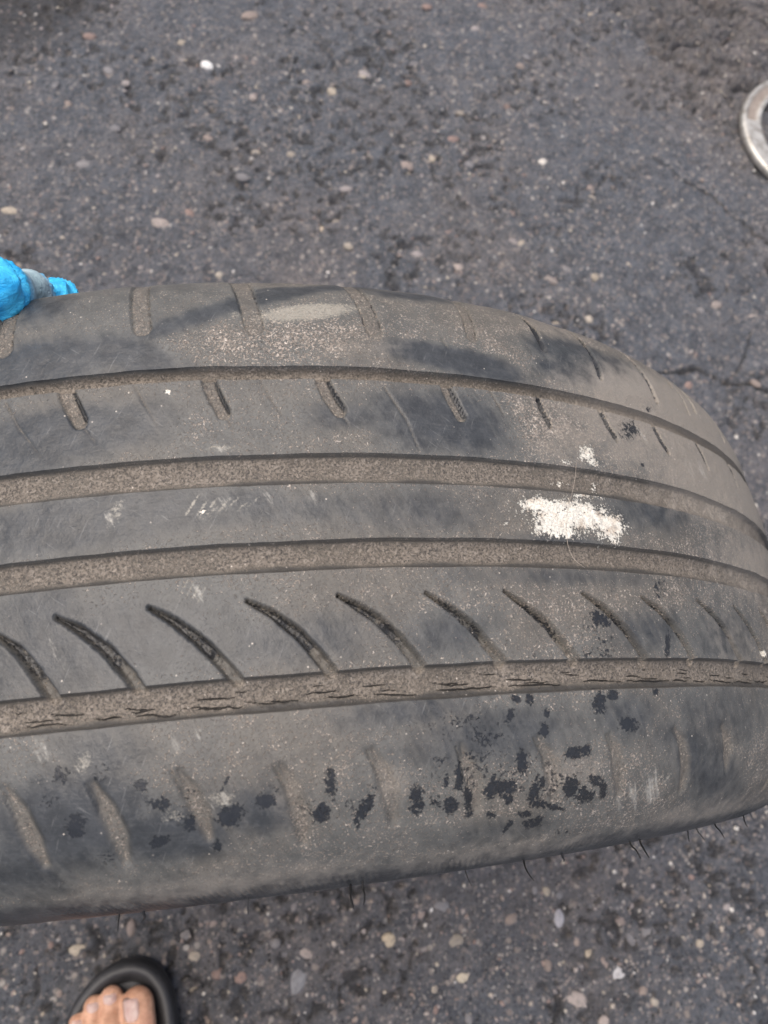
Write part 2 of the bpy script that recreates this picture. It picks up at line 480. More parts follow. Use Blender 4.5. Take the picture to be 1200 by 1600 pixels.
for (px, py, la, lb, deg) in PEBBLES:
    c = at_z(px, py); dpt = (CAM_LOC - c) @ CAM_M[:, 2]
    k = dpt / F_PX * 1.12
    add_pebble(c[0], c[1], la * k, lb * k, math.radians(-deg), up=0.38, c=PAL_AT.get((px, py)))
want = 300 - len(PEBBLES); tries = 0
while want > 0 and tries < 20000:
    tries += 1
    px, py = rng.uniform(-10, 1210), rng.uniform(-10, 1610)
    # only where the ground shows past the tyre
    top = np.interp(px, [0, 120, 300, 400, 560, 750, 950, 1100, 1200], [470, 445, 430, 430, 436, 465, 530, 640, 800])
    bot = np.interp(px, [0, 300, 600, 900, 1200], [1455, 1430, 1395, 1345, 1270])
    if top < py < bot: continue
    if px > 980 and py < 200: continue
    c = at_z(px, py); a = 0.0030 * math.exp(rng.normal(0, 0.36)); b = a * rng.uniform(0.6, 0.95)
    if any((c[0] - q[0]) ** 2 + (c[1] - q[1]) ** 2 < (a + q[2]) ** 2 * 1.2 for q in placed): continue
    add_pebble(c[0], c[1], a, b, rng.uniform(0, 6.28)); want -= 1

# the countless smaller stones, one mesh
def gravel(n):
    bm = bmesh.new(); bmesh.ops.create_icosphere(bm, subdivisions=1, radius=1.0)
    bm.verts.ensure_lookup_table()
    V0 = np.array([v.co[:] for v in bm.verts]); F0 = np.array([[v.index for v in f.verts] for f in bm.faces]); bm.free()
    xy = np.stack([rng.uniform(-0.7, 0.95, n), rng.uniform(-0.5, 1.35, n)], 1)
    keep = fbm(xy[:, 0] * 6, xy[:, 1] * 6, 3, 200) + rng.uniform(-.25, .25, n) > 0.42
    xy = xy[keep]; n = len(xy)
    a = np.clip(0.0014 * np.exp(rng.normal(0, 0.45, n)), 0.0006, 0.0035); b = a * rng.uniform(0.55, 1, n); h = b * 0.6
    z = ground_height(xy[:, 0], xy[:, 1])[0] - h * rng.uniform(0.15, 0.6, n)
    th = rng.uniform(0, 6.28, n); ct, st = np.cos(th), np.sin(th)
    J = 1 + rng.uniform(-.22, .22, (n, len(V0), 1))
    P = V0[None] * J * np.stack([a, b, h], 1)[:, None, :]
    X = P[..., 0] * ct[:, None] - P[..., 1] * st[:, None]; Y = P[..., 0] * st[:, None] + P[..., 1] * ct[:, None]
    V = np.stack([X + xy[:, :1], Y + xy[:, 1:], P[..., 2] + z[:, None]], -1).reshape(-1, 3)
    F = (F0[None] + (np.arange(n) * len(V0))[:, None, None]).reshape(-1, 3)
    me = mesh_np('fine_gravel', V, F)
    add_attr(me, 'rv', np.repeat(rng.uniform(0, 1, n), len(V0)))
    o = link('fine_gravel', me, MAT_GRAVEL, asphalt); o['kind'] = 'stuff'


gravel(30000)

# ------------------------------------------------------------------ tyre
YC = 0.0799; HALF = 0.1043; SH_A = 0.0501; SH_B = 0.0432; CROWN = 0.8459
HC = HALF - SH_A


def outer_r(u):
    u = np.abs(u)
    t = np.arcsin(np.clip((u - HC) / SH_A, 0, 1))
    return np.where(u < HC, R_TYRE - CROWN * u * u, R_TYRE - CROWN * HC * HC - SH_B * (1 - np.cos(t)))


# dense half profile (u, r): crown, rounded shoulder, sidewall, bead
tt = np.linspace(0, np.pi / 2, 400)
hp = np.concatenate([np.stack([np.linspace(0, HC, 300, endpoint=False), outer_r(np.linspace(0, HC, 300, endpoint=False))], 1),
                     np.stack([HC + SH_A * np.sin(tt), R_TYRE - CROWN * HC ** 2 - SH_B * (1 - np.cos(tt))], 1)])
r_end = hp[-1, 1]
sw = np.array([[HALF, r_end], [HALF + 0.0006, r_end - .012], [HALF - .001, r_end - .027], [HALF - .006, r_end - .042], [HALF - .011, r_end - .053], [HALF - .0125, .2095], [HALF - .016, .2035], [HALF - .026, .2030]])


def catmull(P, n):
    P = np.array(P); Q = np.concatenate([[2 * P[0] - P[1]], P, [2 * P[-1] - P[-2]]]); out = []
    for i in range(1, len(Q) - 2):
        for t in np.linspace(0, 1, n, endpoint=False):
            a, b, c, d = Q[i - 1:i + 3]
            out.append(0.5 * (2 * b + (c - a) * t + (2 * a - 5 * b + 4 * c - d) * t * t + (3 * b - a - 3 * c + d) * t ** 3))
    out.append(P[-1]); return np.array(out)


hp = np.concatenate([hp, catmull(sw, 60)[1:]])
inner = catmull([[HALF - .026, .2030], [HALF - .0265, .215], [HALF - .018, .236], [HALF - .012, .262], [HALF - .020, .285], [HALF - .045, .2985], [.030, .3025], [0, .303]], 40)[1:]
# smooth the join between crown and shoulder
uu = np.linspace(-HALF * 0.97, HALF * 0.97, 2001); kern = np.exp(-0.5 * (np.arange(-160, 161) * (uu[1] - uu[0]) / 0.004) ** 2); kern /= kern.sum()
rs = np.convolve(np.pad(outer_r(uu), 160, 'edge'), kern, 'valid')
wgt = sstep(HALF * 0.80, HALF * 0.62, np.abs(uu)); rs = rs * wgt + outer_r(uu) * (1 - wgt)
m = (hp[:, 0] < HALF * 0.95) & (hp[:, 1] > 0.26)
hp[m, 1] = np.interp(hp[m, 0], uu, rs)
prof = np.concatenate([hp[::-1] * [-1, 1], hp[1:]])                       # bead to bead over the tread
arc = np.concatenate([[0], np.cumsum(np.hypot(*np.diff(prof, axis=0).T))]); arc -= arc[-1] / 2


def v_of_u(u):                                                            # arc position across the tread for an axial offset
    m = np.abs(arc) < 0.118
    return np.interp(u, prof[m, 0], arc[m])


def prof_r(u):
    m = np.abs(arc) < 0.118
    return np.interp(u, prof[m, 0], prof[m, 1])


V_SH = float(v_of_u(0.1015))                                              # edge of the shoulder ribs
# circumferential grooves: axial lower and upper edges (from near to far), depth
GROOVES = [(0.0236 - YC, 0.0333 - YC, 0.0034), (0.0615 - YC, 0.0706 - YC, 0.0031), (0.0880 - YC, 0.0981 - YC, 0.0030), (0.1244 - YC, 0.1295 - YC, 0.0036)]
GV = [(float(v_of_u(a)), float(v_of_u(b)), d) for a, b, d in GROOVES]

cols = np.concatenate([np.arange(-V_SH, V_SH, 0.00056), [V_SH]])
WALL = 0.0005
for a, b, d in GV:
    for e, s in ((a, 1), (b, -1)):
        i = int(np.argmin(np.abs(cols - e))); cols[i] = e; cols[i + s] = e + s * WALL
cols = np.sort(np.concatenate([cols, np.arange(GV[0][0] + 0.0008, GV[0][1] - 0.003, 0.00056)]))
cols = cols[np.concatenate([[True], np.diff(cols) > 0.00012])]
vmax = arc[-1]
side = np.arange(V_SH + 0.0012, vmax - 0.0005, 0.0018)
cols_all = np.concatenate([-side[::-1], cols, side])
i0, i1 = len(side), len(side) + len(cols) - 1                             # tread column range

fine = np.arange(math.radians(-34), math.radians(60), 0.00048 / R_TYRE)
rest = np.linspace(fine[-1], fine[0] + 2 * math.pi, 430)[1:-1]
TH = np.concatenate([fine, rest])
NR, NC = len(TH), len(cols_all)
SS = (TH * R_TYRE)
U = np.interp(cols_all, arc, prof[:, 0]); RR = np.interp(cols_all, arc, prof[:, 1])
dU = np.interp(cols_all, 0.5 * (arc[1:] + arc[:-1]), np.diff(prof[:, 0]) / np.diff(arc)); dR = np.interp(cols_all, 0.5 * (arc[1:] + arc[:-1]), np.diff(prof[:, 1]) / np.diff(arc))
nrm = np.hypot(dU, dR); NU, NRr = -dR / nrm, dU / nrm                     # outward normal in (u, r)


def on_tyre(px, py):
    """pixel -> (s, v) on the tyre's outer surface (nearest approach when the ray misses it)"""
    d = ray(px, py); o = CAM_LOC - np.array([0, YC, R_TYRE])
    t = np.linspace(0.12, 0.6, 4000); Q = o + t[:, None] * d
    u = Q[:, 1]; rad = np.hypot(Q[:, 0], Q[:, 2])
    g = rad - np.where(np.abs(u) < HALF * 0.999, prof_r(np.clip(u, -HALF, HALF)), 0.25)
    hit = np.nonzero(g < 0)[0]
    i = hit[0] if len(hit) else int(np.argmin(g))
    return math.atan2(Q[i, 0], Q[i, 2]) * R_TYRE, float(v_of_u(np.clip(u[i], -HALF, HALF)))


SV_S, SV_V = np.meshgrid(SS, cols_all, indexing='ij')
DISP = np.zeros((NR, NC)); GRV = np.zeros((NR, NC)); DUSTY = np.zeros((NR, NC)); BARE = np.zeros((NR, NC)); GDUST = np.zeros((NR, NC))
wob = (fbm(SV_S * 60, SV_V * 0 + 3.1, 3, 300) - 0.5)
# grooves with a rounded floor; dirt lies in them
for k, (a, b, dep) in enumerate(GV):
    x = np.minimum(SV_V - a, b - SV_V)
    mid = 0.5 * (a + b); half = 0.5 * (b - a)
    q = np.clip(1 - ((SV_V - mid) / half) ** 2, 0, 1)
    inside = sstep(0, WALL * 1.02, x)
    floor = 0.30 + 0.70 * q ** 0.6
    DISP -= inside * dep * floor
    GRV = np.maximum(GRV, inside)
    fl = (SV_V - a) / (b - a); GDUST = np.maximum(GDUST, inside * sstep(0.05, 0.36, fl + wob * 0.3) * sstep(1.0, 0.86, fl) * (0.62 + 0.55 * fbm(SV_S * 40, SV_V * 40, 3, 330 + k)))
    # tread-wear dirt: fine lumps
    DISP += inside * (fbm(SV_S * 700, SV_V * 700, 2, 310 + k) - 0.5) * 0.0004
tr = np.abs(SV_V) < V_SH


def carve(pts, widths, depth, wall=0.0007, dust=0.8, sv=None, bare=0.0, bare_span=(0.0, 1.0)):
    """cut a slot along a polyline given in pixels (or in tyre coordinates)"""
    P = sv if sv is not None else [on_tyre(*p) for p in pts]
    P = np.array(P); lo = P.min(0) - 0.008; hi = P.max(0) + 0.008
    r0, r1 = np.searchsorted(SS, [lo[0], hi[0]]); c0, c1 = np.searchsorted(cols_all, [lo[1], hi[1]])
    if r1 <= r0 or c1 <= c0: return
    A = SV_S[r0:r1, c0:c1]; B = SV_V[r0:r1, c0:c1]
    jig = (fbm(A * 350, B * 350, 2, 400) - 0.5) * 0.00025
    d, t = seg_dist(A, B, P)
    w = np.interp(t, np.linspace(0, 1, len(widths)), widths) * 0.5
    k = sstep(w + wall * 0.5, w - wall * 0.5, d + jig)
    sub = DISP[r0:r1, c0:c1]
    lump = (fbm(A * 600, B * 600, 2, 410) - 0.5) * depth * 0.25
    DISP[r0:r1, c0:c1] = np.minimum(sub, -k * depth + k * lump)
    DUSTY[r0:r1, c0:c1] = np.maximum(DUSTY[r0:r1, c0:c1] * (1 - k * (bare > 0)), k * dust)
    BARE[r0:r1, c0:c1] = np.maximum(BARE[r0:r1, c0:c1], k * bare * sstep(bare_span[1] + 0.12, bare_span[1] - 0.12, t))
    return P


mm = 0.001
SWEEPS = [[(-70, 985), (-30, 1020), (0, 1055), (18, 1090)][:0],
          [(-12, 990), (25, 1015), (50, 1045), (68, 1072), (80, 1090)], [(85, 965), (125, 985), (165, 1015), (200, 1055), (218, 1082)],
          [(233, 950), (270, 970), (310, 1000), (345, 1035), (370, 1064)], [(385, 938), (425, 958), (465, 988), (495, 1020), (518, 1050)],
          [(529, 930), (554, 944), (589, 966), (621, 996), (642, 1020), (658, 1042)], [(666, 926), (705, 950), (740, 980), (765, 1010), (786, 1036)],
          [(789, 924), (820, 945), (855, 975), (880, 1005), (902, 1033)], [(910, 926), (945, 950), (975, 980), (1000, 1015), (1012, 1034)],
          [(1002, 931), (1030, 952), (1055, 980), (1075, 1010), (1088, 1035)], [(1089, 938), (1115, 960), (1135, 985), (1150, 1015), (1160, 1036)],
          [(1147, 947), (1165, 970), (1182, 997), (1198, 1034)]]
tmpl = None; last = None; first = None
for q in SWEEPS:
    if not q: continue
    P = carve(q, [0.8 * mm, 2.1 * mm, 2.8 * mm, 3.1 * mm, 3.4 * mm], 0.0036, wall=0.0004, dust=0.40, bare=0.545, bare_span=(0, 0.74))
    if q[0][0] == 529: tmpl = P
    if first is None: first = P
    last = P
s = last[-1, 0] + 0.027
while s < first[-1, 0] + 2 * math.pi * R_TYRE - 0.02:
    carve(None, [0.8 * mm, 2.1 * mm, 2.8 * mm, 3.1 * mm, 3.4 * mm], 0.0030, wall=0.0012, dust=0.45, bare=0.6, bare_span=(0, .78), sv=tmpl + [s - tmpl[-1, 0], 0]); s += 0.0268
# short slots of the rib behind, with hairline sipes between them
for q, w, dep in [([(103, 613), (110, 630), (124, 660)], 5.0, 0.0016), ([(327, 598), (336, 620), (349, 645)], 4.6, 0.0015), ([(505, 596), (515, 618), (531, 642)], 4.8, 0.0016),
                  ([(697, 603), (707, 625), (721, 651)], 4.2, 0.0015), ([(842, 627), (848, 642), (860, 665)], 2.2, 0.0018), ([(938, 641), (950, 665), (963, 686)], 2.5, 0.0020),
                  ([(1021, 666), (1032, 688), (1044, 707)], 2.6, 0.0018), ([(1087, 693), (1097, 712), (1106, 731)], 2.0, 0.0016), ([(1135, 722), (1146, 742), (1152, 758)], 2.0, 0.0014)]:
    drk = 0.95 if w < 3 else 0.0
    P = carve(q, [w * mm, w * mm, w * 0.9 * mm], dep, wall=0.0005, dust=0.0 if drk else 0.7, bare=drk)
    if drk: continue
    e = P[-1]; dr = P[-1] - P[-2]; dr = dr / np.hypot(*dr)
    # one flank of the slot is cut deeper
    nrm2 = np.array([dr[1], -dr[0]])
    side_off = nrm2 * (w * 0.40 * mm) * (1 if nrm2[0] > 0 else -1)
    carve(None, [0.7 * mm, 1.0 * mm, 0.9 * mm], dep * 1.7, wall=0.0005, dust=0.1, bare=0.8, sv=P + side_off)
for q in [[(8, 628), (28, 668), (65, 716)], [(124, 660), (150, 693)], [(211, 605), (228, 635), (246, 664)], [(407, 594), (424, 624), (441, 649)], [(600, 605), (635, 655), (655, 704)], [(531, 642), (545, 665)], [(349, 645), (364, 668)], [(765, 610), (790, 650)],
          [(690, 530), (702, 545)], [(1100, 640), (1112, 668)]]:
    carve(q, [0.5 * mm, 0.5 * mm, 0.2 * mm], 0.0006, wall=0.0006, dust=0.55)
# shoulder slots on the far side
FAR = [([(8, 488), (8, 520), (5, 548)], 6.0), ([(220, 446), (219, 478), (222, 514)], 6.6), ([(382, 441), (389, 478), (398, 512)], 7.0), ([(560, 447), (572, 482), (586, 520)], 6.4), ([(722, 471), (727, 490), (738, 528)], 4.4),
       ([(826, 498), (838, 522), (850, 545)], 3.4), ([(905, 530), (928, 562), (938, 588)], 3.2), ([(990, 566), (1008, 590), (1026, 626)], 3.2), ([(1034, 585), (1040, 592), (1048, 604)], 2.4), ([(1062, 600), (1072, 618), (1086, 642)], 3.0), ([(1056, 605), (1064, 620), (1076, 645)], 1.6), ([(1118, 662), (1124, 672), (1131, 688)], 2.4)]
for q, w in FAR:
    P = np.array([on_tyre(*p) for p in q[-2:]]); d_ = P[0] - P[1]; d_ = d_ / max(abs(d_[1]), 1e-4)
    P = np.array([P[0] + d_ * max(0.0, V_SH - 0.003 - P[0][1]) * 0.8, P[0], P[1]])
    if w > 4:
        carve(None, [w * mm, w * mm, w * 0.9 * mm], 0.0006, wall=0.0006, dust=0.6, sv=P)
        for sgn in (-1, 1):
            carve(None, [0.5 * mm] * 2, 0.0014, wall=0.0005, dust=0.3, bare=0.45, sv=P + [sgn * w * 0.44 * mm, 0])
    else:
        carve(None, [1.0 * mm, w * 0.8 * mm, w * 0.9 * mm], 0.0024, wall=0.0006, dust=0.1, bare=0.8, sv=P)
for k in range(60):
    s = 0.27 + k * 0.0275
    if s > 2 * math.pi * R_TYRE - 0.20: break
    if s > 0.37: carve(None, [5.5 * mm] * 2, 0.0012, wall=0.0012, sv=np.array([[s, 0.100], [s + 0.006, 0.076]]))
# worn shoulder slots on the near side, silted up
NEAR = [[(10, 1232), (30, 1270), (48, 1310), (70, 1352)], [(145, 1224), (165, 1262), (182, 1300), (196, 1345)], [(279, 1206), (296, 1236), (312, 1270), (326, 1310)],
        [(439, 1196), (456, 1228), (468, 1265), (475, 1315)], [(583, 1172), (599, 1205), (610, 1240), (616, 1285)], [(721, 1164), (732, 1195), (740, 1225), (745, 1262)],
        [(842, 1152), (857, 1180), (866, 1212), (866, 1250)], [(954, 1148), (964, 1178), (968, 1210), (968, 1240)], [(1056, 1138), (1068, 1160), (1073, 1195), (1066, 1235)],
        [(1130, 1135), (1138, 1160), (1138, 1200)]]
for q in NEAR:
    P = carve(q, [1.0 * mm, 4.6 * mm, 5.2 * mm, 2.5 * mm], 0.0011, wall=0.0026, dust=0.62)
    carve(None, [0.4 * mm, 0.8 * mm, 0.3 * mm], 0.0013, wall=0.0007, dust=0.2, sv=P[:3] + [-0.0019, 0])
for k in range(60):
    s = last[-1, 0] + 0.004 + k * 0.0275
    if s > first[-1, 0] + 2 * math.pi * R_TYRE - 0.03: break
    carve(None, [1.0 * mm, 4.6 * mm, 5.2 * mm, 2.5 * mm], 0.0011, wall=0.0022, dust=0.9, sv=np.array([[s, -0.073], [s + 0.003, -0.080], [s + 0.004, -0.088], [s + 0.004, -0.096]]))
# a scraped hollow or two and the general unevenness of worn rubber
DISP += np.where(tr, (fbm(SV_S * 45, SV_V * 45, 3, 500) - 0.5) * 0.0006 + (fbm(SV_S * 260, SV_V * 260, 2, 510) - 0.5) * 0.00022, 0)
# knurled band at the shoulder edge and mould rings on the sidewalls
kn = sstep(0.0992, 0.1005, np.abs(U)) * sstep(0.1041, 0.1030, np.abs(U))
DISP += kn[None, :] * sstep(0.45, 0.62, fbm(SV_S * 22, SV_V * 22, 2, 520)) * (0.00022 * np.sin(SV_S * 2 * math.pi / 0.0021 + SV_V * 900)) * (U < 0)[None, :]
side_ring = sum(np.exp(-((RR - q) / 0.0009) ** 2) for q in (0.262, 0.247, 0.222)) * (np.abs(U) > 0.085)
DISP += side_ring[None, :] * 0.0008


# ---- masks: dust, black patches, white paint, pale smears (positions on the tyre)
def blob(px, py, rx, ry, deg=0):
    c = np.array(on_tyre(px, py)); ca, sa = math.cos(math.radians(deg)), math.sin(math.radians(deg))
    e1 = np.array(on_tyre(px + rx * ca, py + rx * sa)) - c; e2 = np.array(on_tyre(px - ry * sa, py + ry * ca)) - c
    M = np.array([e1, e2]).T
    if abs(np.linalg.det(M)) < 1e-9: return None
    return c, np.linalg.inv(M), max(np.hypot(*e1), np.hypot(*e2))


def paint(A, items, soft=1.6, gain=1.0):
    for it in items:
        g = it[5] if len(it) > 5 else 1.0
        b = blob(*it[:5])
        if b is None: continue
        c, Mi, rad = b; ext = rad * soft * 1.5
        r0, r1 = np.searchsorted(SS, [c[0] - ext, c[0] + ext]); c0, c1 = np.searchsorted(cols_all, [c[1] - ext, c[1] + ext])
        if r1 <= r0 or c1 <= c0: continue
        ds = SV_S[r0:r1, c0:c1] - c[0]; dv = SV_V[r0:r1, c0:c1] - c[1]
        a = Mi[0, 0] * ds + Mi[0, 1] * dv; b2 = Mi[1, 0] * ds + Mi[1, 1] * dv
        k = sstep(soft, 0.1, np.hypot(a, b2)) * g * gain
        A[r0:r1, c0:c1] = np.maximum(A[r0:r1, c0:c1], k)


BLACK = [(770, 1215, 110, 45, -5, .40), (880, 1225, 60, 36, 0, .42), (300, 1265, 90, 36, 0, .33), (520, 1255, 70, 30, 0, .33), (930, 985, 24, 40, 0, .40), (720, 1130, 90, 24, -5, .36), (650, 1250, 12, 20), (703, 1257, 11, 15), (732, 1250, 7, 20), (767, 1233, 9, 22, 15), (788, 1230, 22, 11, -20), (793, 1248, 8, 9), (815, 1190, 9, 21), (850, 1140, 9, 13),
         (855, 1115, 5, 8), (827, 1093, 6, 10), (805, 1092, 8, 6), (797, 1117, 6, 12, 20), (937, 1097, 11, 17), (957, 1085, 9, 8), (982, 1133, 14, 11), (898, 1175, 15, 11), (916, 1173, 8, 8),
         (833, 1285, 16, 9, -15), (820, 1271, 11, 6), (792, 1293, 4, 11, 40), (767, 1273, 6, 6), (732, 1271, 9, 5, -20), (835, 1235, 8, 24, 20), (852, 1258, 24, 6, 12), (848, 1223, 6, 11),
         (892, 1230, 12, 17), (913, 1243, 16, 13, -30), (930, 1220, 13, 9), (942, 1233, 7, 15), (717, 1213, 8, 22), (698, 1217, 5, 12), (684, 1251, 14, 12, 0, .7),
         (120, 1293, 16, 17), (95, 1212, 17, 14, 0, .7), (220, 1227, 12, 9), (250, 1257, 15, 10), (360, 1274, 26, 16, -32), (250, 1315, 18, 7, -25), (297, 1285, 8, 13), (340, 1323, 7, 9),
         (415, 1250, 15, 11), (502, 1272, 14, 16), (517, 1222, 9, 22), (570, 1262, 11, 30, 28), (352, 1225, 3, 13, 30), (170, 1342, 16, 14, 0, .5), (155, 1210, 12, 18, 0, .55), (80, 1255, 16, 12, 0, .5),
         (935, 965, 10, 11), (945, 972, 8, 10), (933, 1018, 24, 10, 0, .62), (940, 1000, 20, 12, 0, .55), (1043, 1005, 4, 18, 5), (1030, 920, 10, 16, 0, .6), (985, 672, 16, 15, 0, .75), (1003, 727, 3, 3, 0, .8),
         (760, 1150, 30, 18, 20, .6), (740, 1120, 25, 10, 0, .5), (690, 1190, 18, 10, 0, .5), (745, 1180, 25, 12, 0, .5), (1025, 1080, 5, 6), (430, 1235, 12, 8, 0, .5), (835, 1025, 6, 6, 0, .6),
         (1014, 640, 6, 6, 0, .6), (300, 1240, 12, 6, 0, .5), (880, 1300, 16, 7, 0, .45)]
WHITE = [(890, 806, 78, 33, 8), (840, 788, 34, 16, 6), (955, 825, 28, 28, 0), (870, 825, 45, 20, 8), (917, 708, 16, 18, 30, .8), (927, 722, 20, 10, 10, .75), (890, 722, 22, 5, 8, .55), (880, 752, 26, 10, 0, .5), (937, 757, 7, 14, 10, .6), (920, 775, 30, 6, 10, .7),
         (263, 613, 6, 5), (316, 800, 6, 5, 0, .8), (1195, 1023, 5, 8, 0, 1.0), (790, 818, 6, 5, 0, .6)]
SMEAR = [(338, 783, 56, 26, -12, .3), (420, 775, 40, 16, 0, .4), (490, 780, 14, 26, 0, .5), (178, 800, 18, 32, 20, .6), (310, 925, 18, 28, 15, .6), (130, 1195, 16, 22, 30, .6), (295, 1155, 40, 35, 0, .45), (70, 1180, 60, 40, 0, .4),
         (90, 1010, 40, 60, 0, .35), (345, 700, 40, 10, 0, .55), (1010, 1235, 60, 35, -30, .5), (345, 1255, 30, 22, 0, .55), (265, 1275, 26, 16, 0, .5), (1000, 680, 40, 20, 30, .35), (640, 1040, 40, 20, 0, .3), (1090, 730, 40, 24, 35, .4), (640, 860, 40, 10, 0, .2)]
CLEAN = [(90, 680, 160, 34, -8, 1), (30, 700, 90, 40, -8, .9), (130, 815, 190, 34, -8, 1), (330, 795, 110, 24, -5, .8), (470, 795, 90, 20, -3, .45), (700, 660, 90, 40, 8, .95), (640, 640, 60, 30, 0, .6), (70, 565, 110, 30, -8, .95), (205, 555, 70, 24, 12, .85), (715, 562, 88, 16, 14, 1.2), (750, 575, 60, 14, 14, 1),
         (905, 555, 60, 18, 20, 1.2), (960, 580, 50, 22, 20, 1.2), (900, 580, 50, 14, 14, 1), (640, 800, 110, 30, 0, .4), (480, 453, 120, 7, 0, .9), (640, 462, 60, 6, 8, .8), (70, 480, 40, 20, -10, .6),
         (160, 1010, 190, 60, -8, .5), (60, 960, 60, 40, -8, .5), (460, 1000, 110, 36, -5, .5), (700, 990, 60, 30, -5, .4), (1020, 985, 50, 30, 0, .5), (1130, 1000, 40, 40, 0, .5), (110, 1290, 100, 60, -8, .85), (40, 1350, 60, 40, 0, .7), (270, 1310, 80, 30, 0, .8), (400, 1270, 60, 30, 0, .5), (160, 1170, 60, 40, 0, .5),
         (1130, 1110, 60, 50, 0, .4), (1110, 1200, 40, 60, -20, .55), (780, 1150, 120, 40, -6, .5), (640, 1110, 100, 25, -6, .5), (540, 650, 60, 20, 0, .5), (900, 900, 120, 14, 3, .35), (780, 1300, 80, 16, -8, .4), (980, 1120, 50, 30, 0, .5), (1020, 800, 50, 30, 10, .6), (880, 845, 60, 10, 5, .5)]
DUST = [(450, 530, 260, 60, 0, .75), (820, 480, 120, 30, 20, .7), (300, 660, 90, 60, 0, .55), (560, 680, 90, 40, 0, .55), (850, 660, 130, 70, 12, .8), (780, 545, 150, 40, 15, .6), (560, 1200, 160, 60, -5, .5), (500, 820, 100, 40, 0, .4), (900, 1200, 70, 40, 0, .5), (740, 900, 500, 30, 0, .35), (500, 1370, 500, 26, -8, .45), (260, 1220, 60, 50, 0, .45)]
TAN = [(900, 690, 70, 60, 10, .55), (860, 510, 60, 24, 20, .45), (560, 545, 120, 30, 0, .35), (900, 1210, 60, 40, 0, .45), (600, 1230, 60, 50, 0, .4), (450, 1240, 40, 50, 0, .35), (720, 925, 40, 30, 0, .3), (1080, 660, 120, 90, 40, 1.0), (1140, 760, 90, 70, 45, .95), (1010, 610, 70, 60, 30, .7), (1000, 700, 90, 50, 25, .6), (1180, 880, 70, 80, 60, .6), (1150, 1000, 80, 60, 60, .35), (350, 1385, 320, 22, -7, .5), (800, 1330, 250, 18, -10, .45), (1100, 1270, 100, 16, -14, .5), (640, 1050, 60, 14, -4, .35)]
BLK = np.zeros((NR, NC)); WHT = np.zeros((NR, NC)); SMR = np.zeros((NR, NC)); CLN = np.zeros((NR, NC)); DST = 0.26 + 0.26 * sstep(-0.12, 0.16, SV_S) * sstep(1.7, 1.0, SV_S); TANM = np.zeros((NR, NC))
paint(BLK, BLACK, 2.0, 1.05); paint(WHT, WHITE, 1.6); paint(SMR, SMEAR, 1.3); paint(CLN, [(i[0], i[1], i[2] * 1.15, i[3] * 1.15) + tuple(i[4:]) for i in CLEAN], 1.6, 1.2); CLN = np.minimum(CLN, 1.1); paint(DST, DUST, 1.5); paint(TANM, TAN, 1.6, 1.25)
BLK = np.maximum(BLK, np.where(BARE > 0.55, BARE * 2.8, BARE * 1.5)); TANM *= 1 - np.clip(BARE * 1.4, 0, 1)
far_side = sstep(0.30, 0.40, SV_S) * sstep(1.9, 1.6, SV_S)                       # the part nobody sees from the front: same mix of dust and mud
TANM = np.maximum(TANM, far_side * sstep(0.4, 0.7, fbm(SV_S * 9, SV_V * 9, 3, 640)) * 0.8)
WIP = CLN.copy(); WIP = np.maximum(WIP, (np.where(U < 0, sstep(0.0965, 0.1015, np.abs(U)), sstep(0.0995, 0.1015, np.abs(U))))[None, :] * 1.1)
SCR = np.zeros((NR, NC)); paint(SCR, [(700, 556, 70, 9, 10, 1.5), (760, 576, 52, 8, 22, 1.5), (660, 545, 40, 6, 4, 1.2), (895, 548, 40, 12, 22, 1.6), (965, 578, 34, 15, 30, 1.6), (925, 585, 40, 8, 16, 1.3), (470, 452, 95, 5, 1, 1.4), (690, 668, 60, 26, 10, 1.2), (720, 640, 40, 22, 10, 1.1)], 1.25); WIP = np.maximum(WIP, SCR)
DST = np.clip(DST - 0.30 * np.maximum(CLN, SCR), 0, 1)
DST = np.where(GRV > 0.5, GDUST, DST); WIP = WIP * (1 - GRV) * (1 - np.clip(DUSTY * 1.2, 0, 1))
DST = np.maximum(DST, DUSTY)
GRV = np.maximum(GRV, np.clip(DUSTY * 0.8, 0, 1))
CHK = np.zeros((NR, NC)); paint(CHK, [(300 + 16 * i, 790 - i + (i % 2) * 5, 20 - 3 * (i % 3), 2.4, -58 + 3 * i, .85 - .06 * i) for i in range(7)] + [(288 + 9 * i, 918 + 4 * i, 20, 2.2, -62, .6) for i in range(4)] + [(985 + 14 * i, 1238 - 5 * i, 26, 2.5, -55, .55) for i in range(5)], 1.7); paint(CHK, [(480, 487, 70, 13, -3, 1.35), (545, 482, 30, 8, -3, .6), (368, 492, 12, 9, 0, .5), (330, 800, 40, 14, -25, .35), (180, 800, 14, 26, 25, .5), (130, 1192, 14, 20, 30, .6), (345, 1250, 26, 14, 0, .6), (270, 1276, 22, 12, 0, .5), (345, 700, 36, 8, 0, .5), (1140, 790, 40, 24, 40, .35)], 1.7)
CRK = np.zeros((NR, NC)); a, b, _ = GV[0]
crng = random.Random(5)
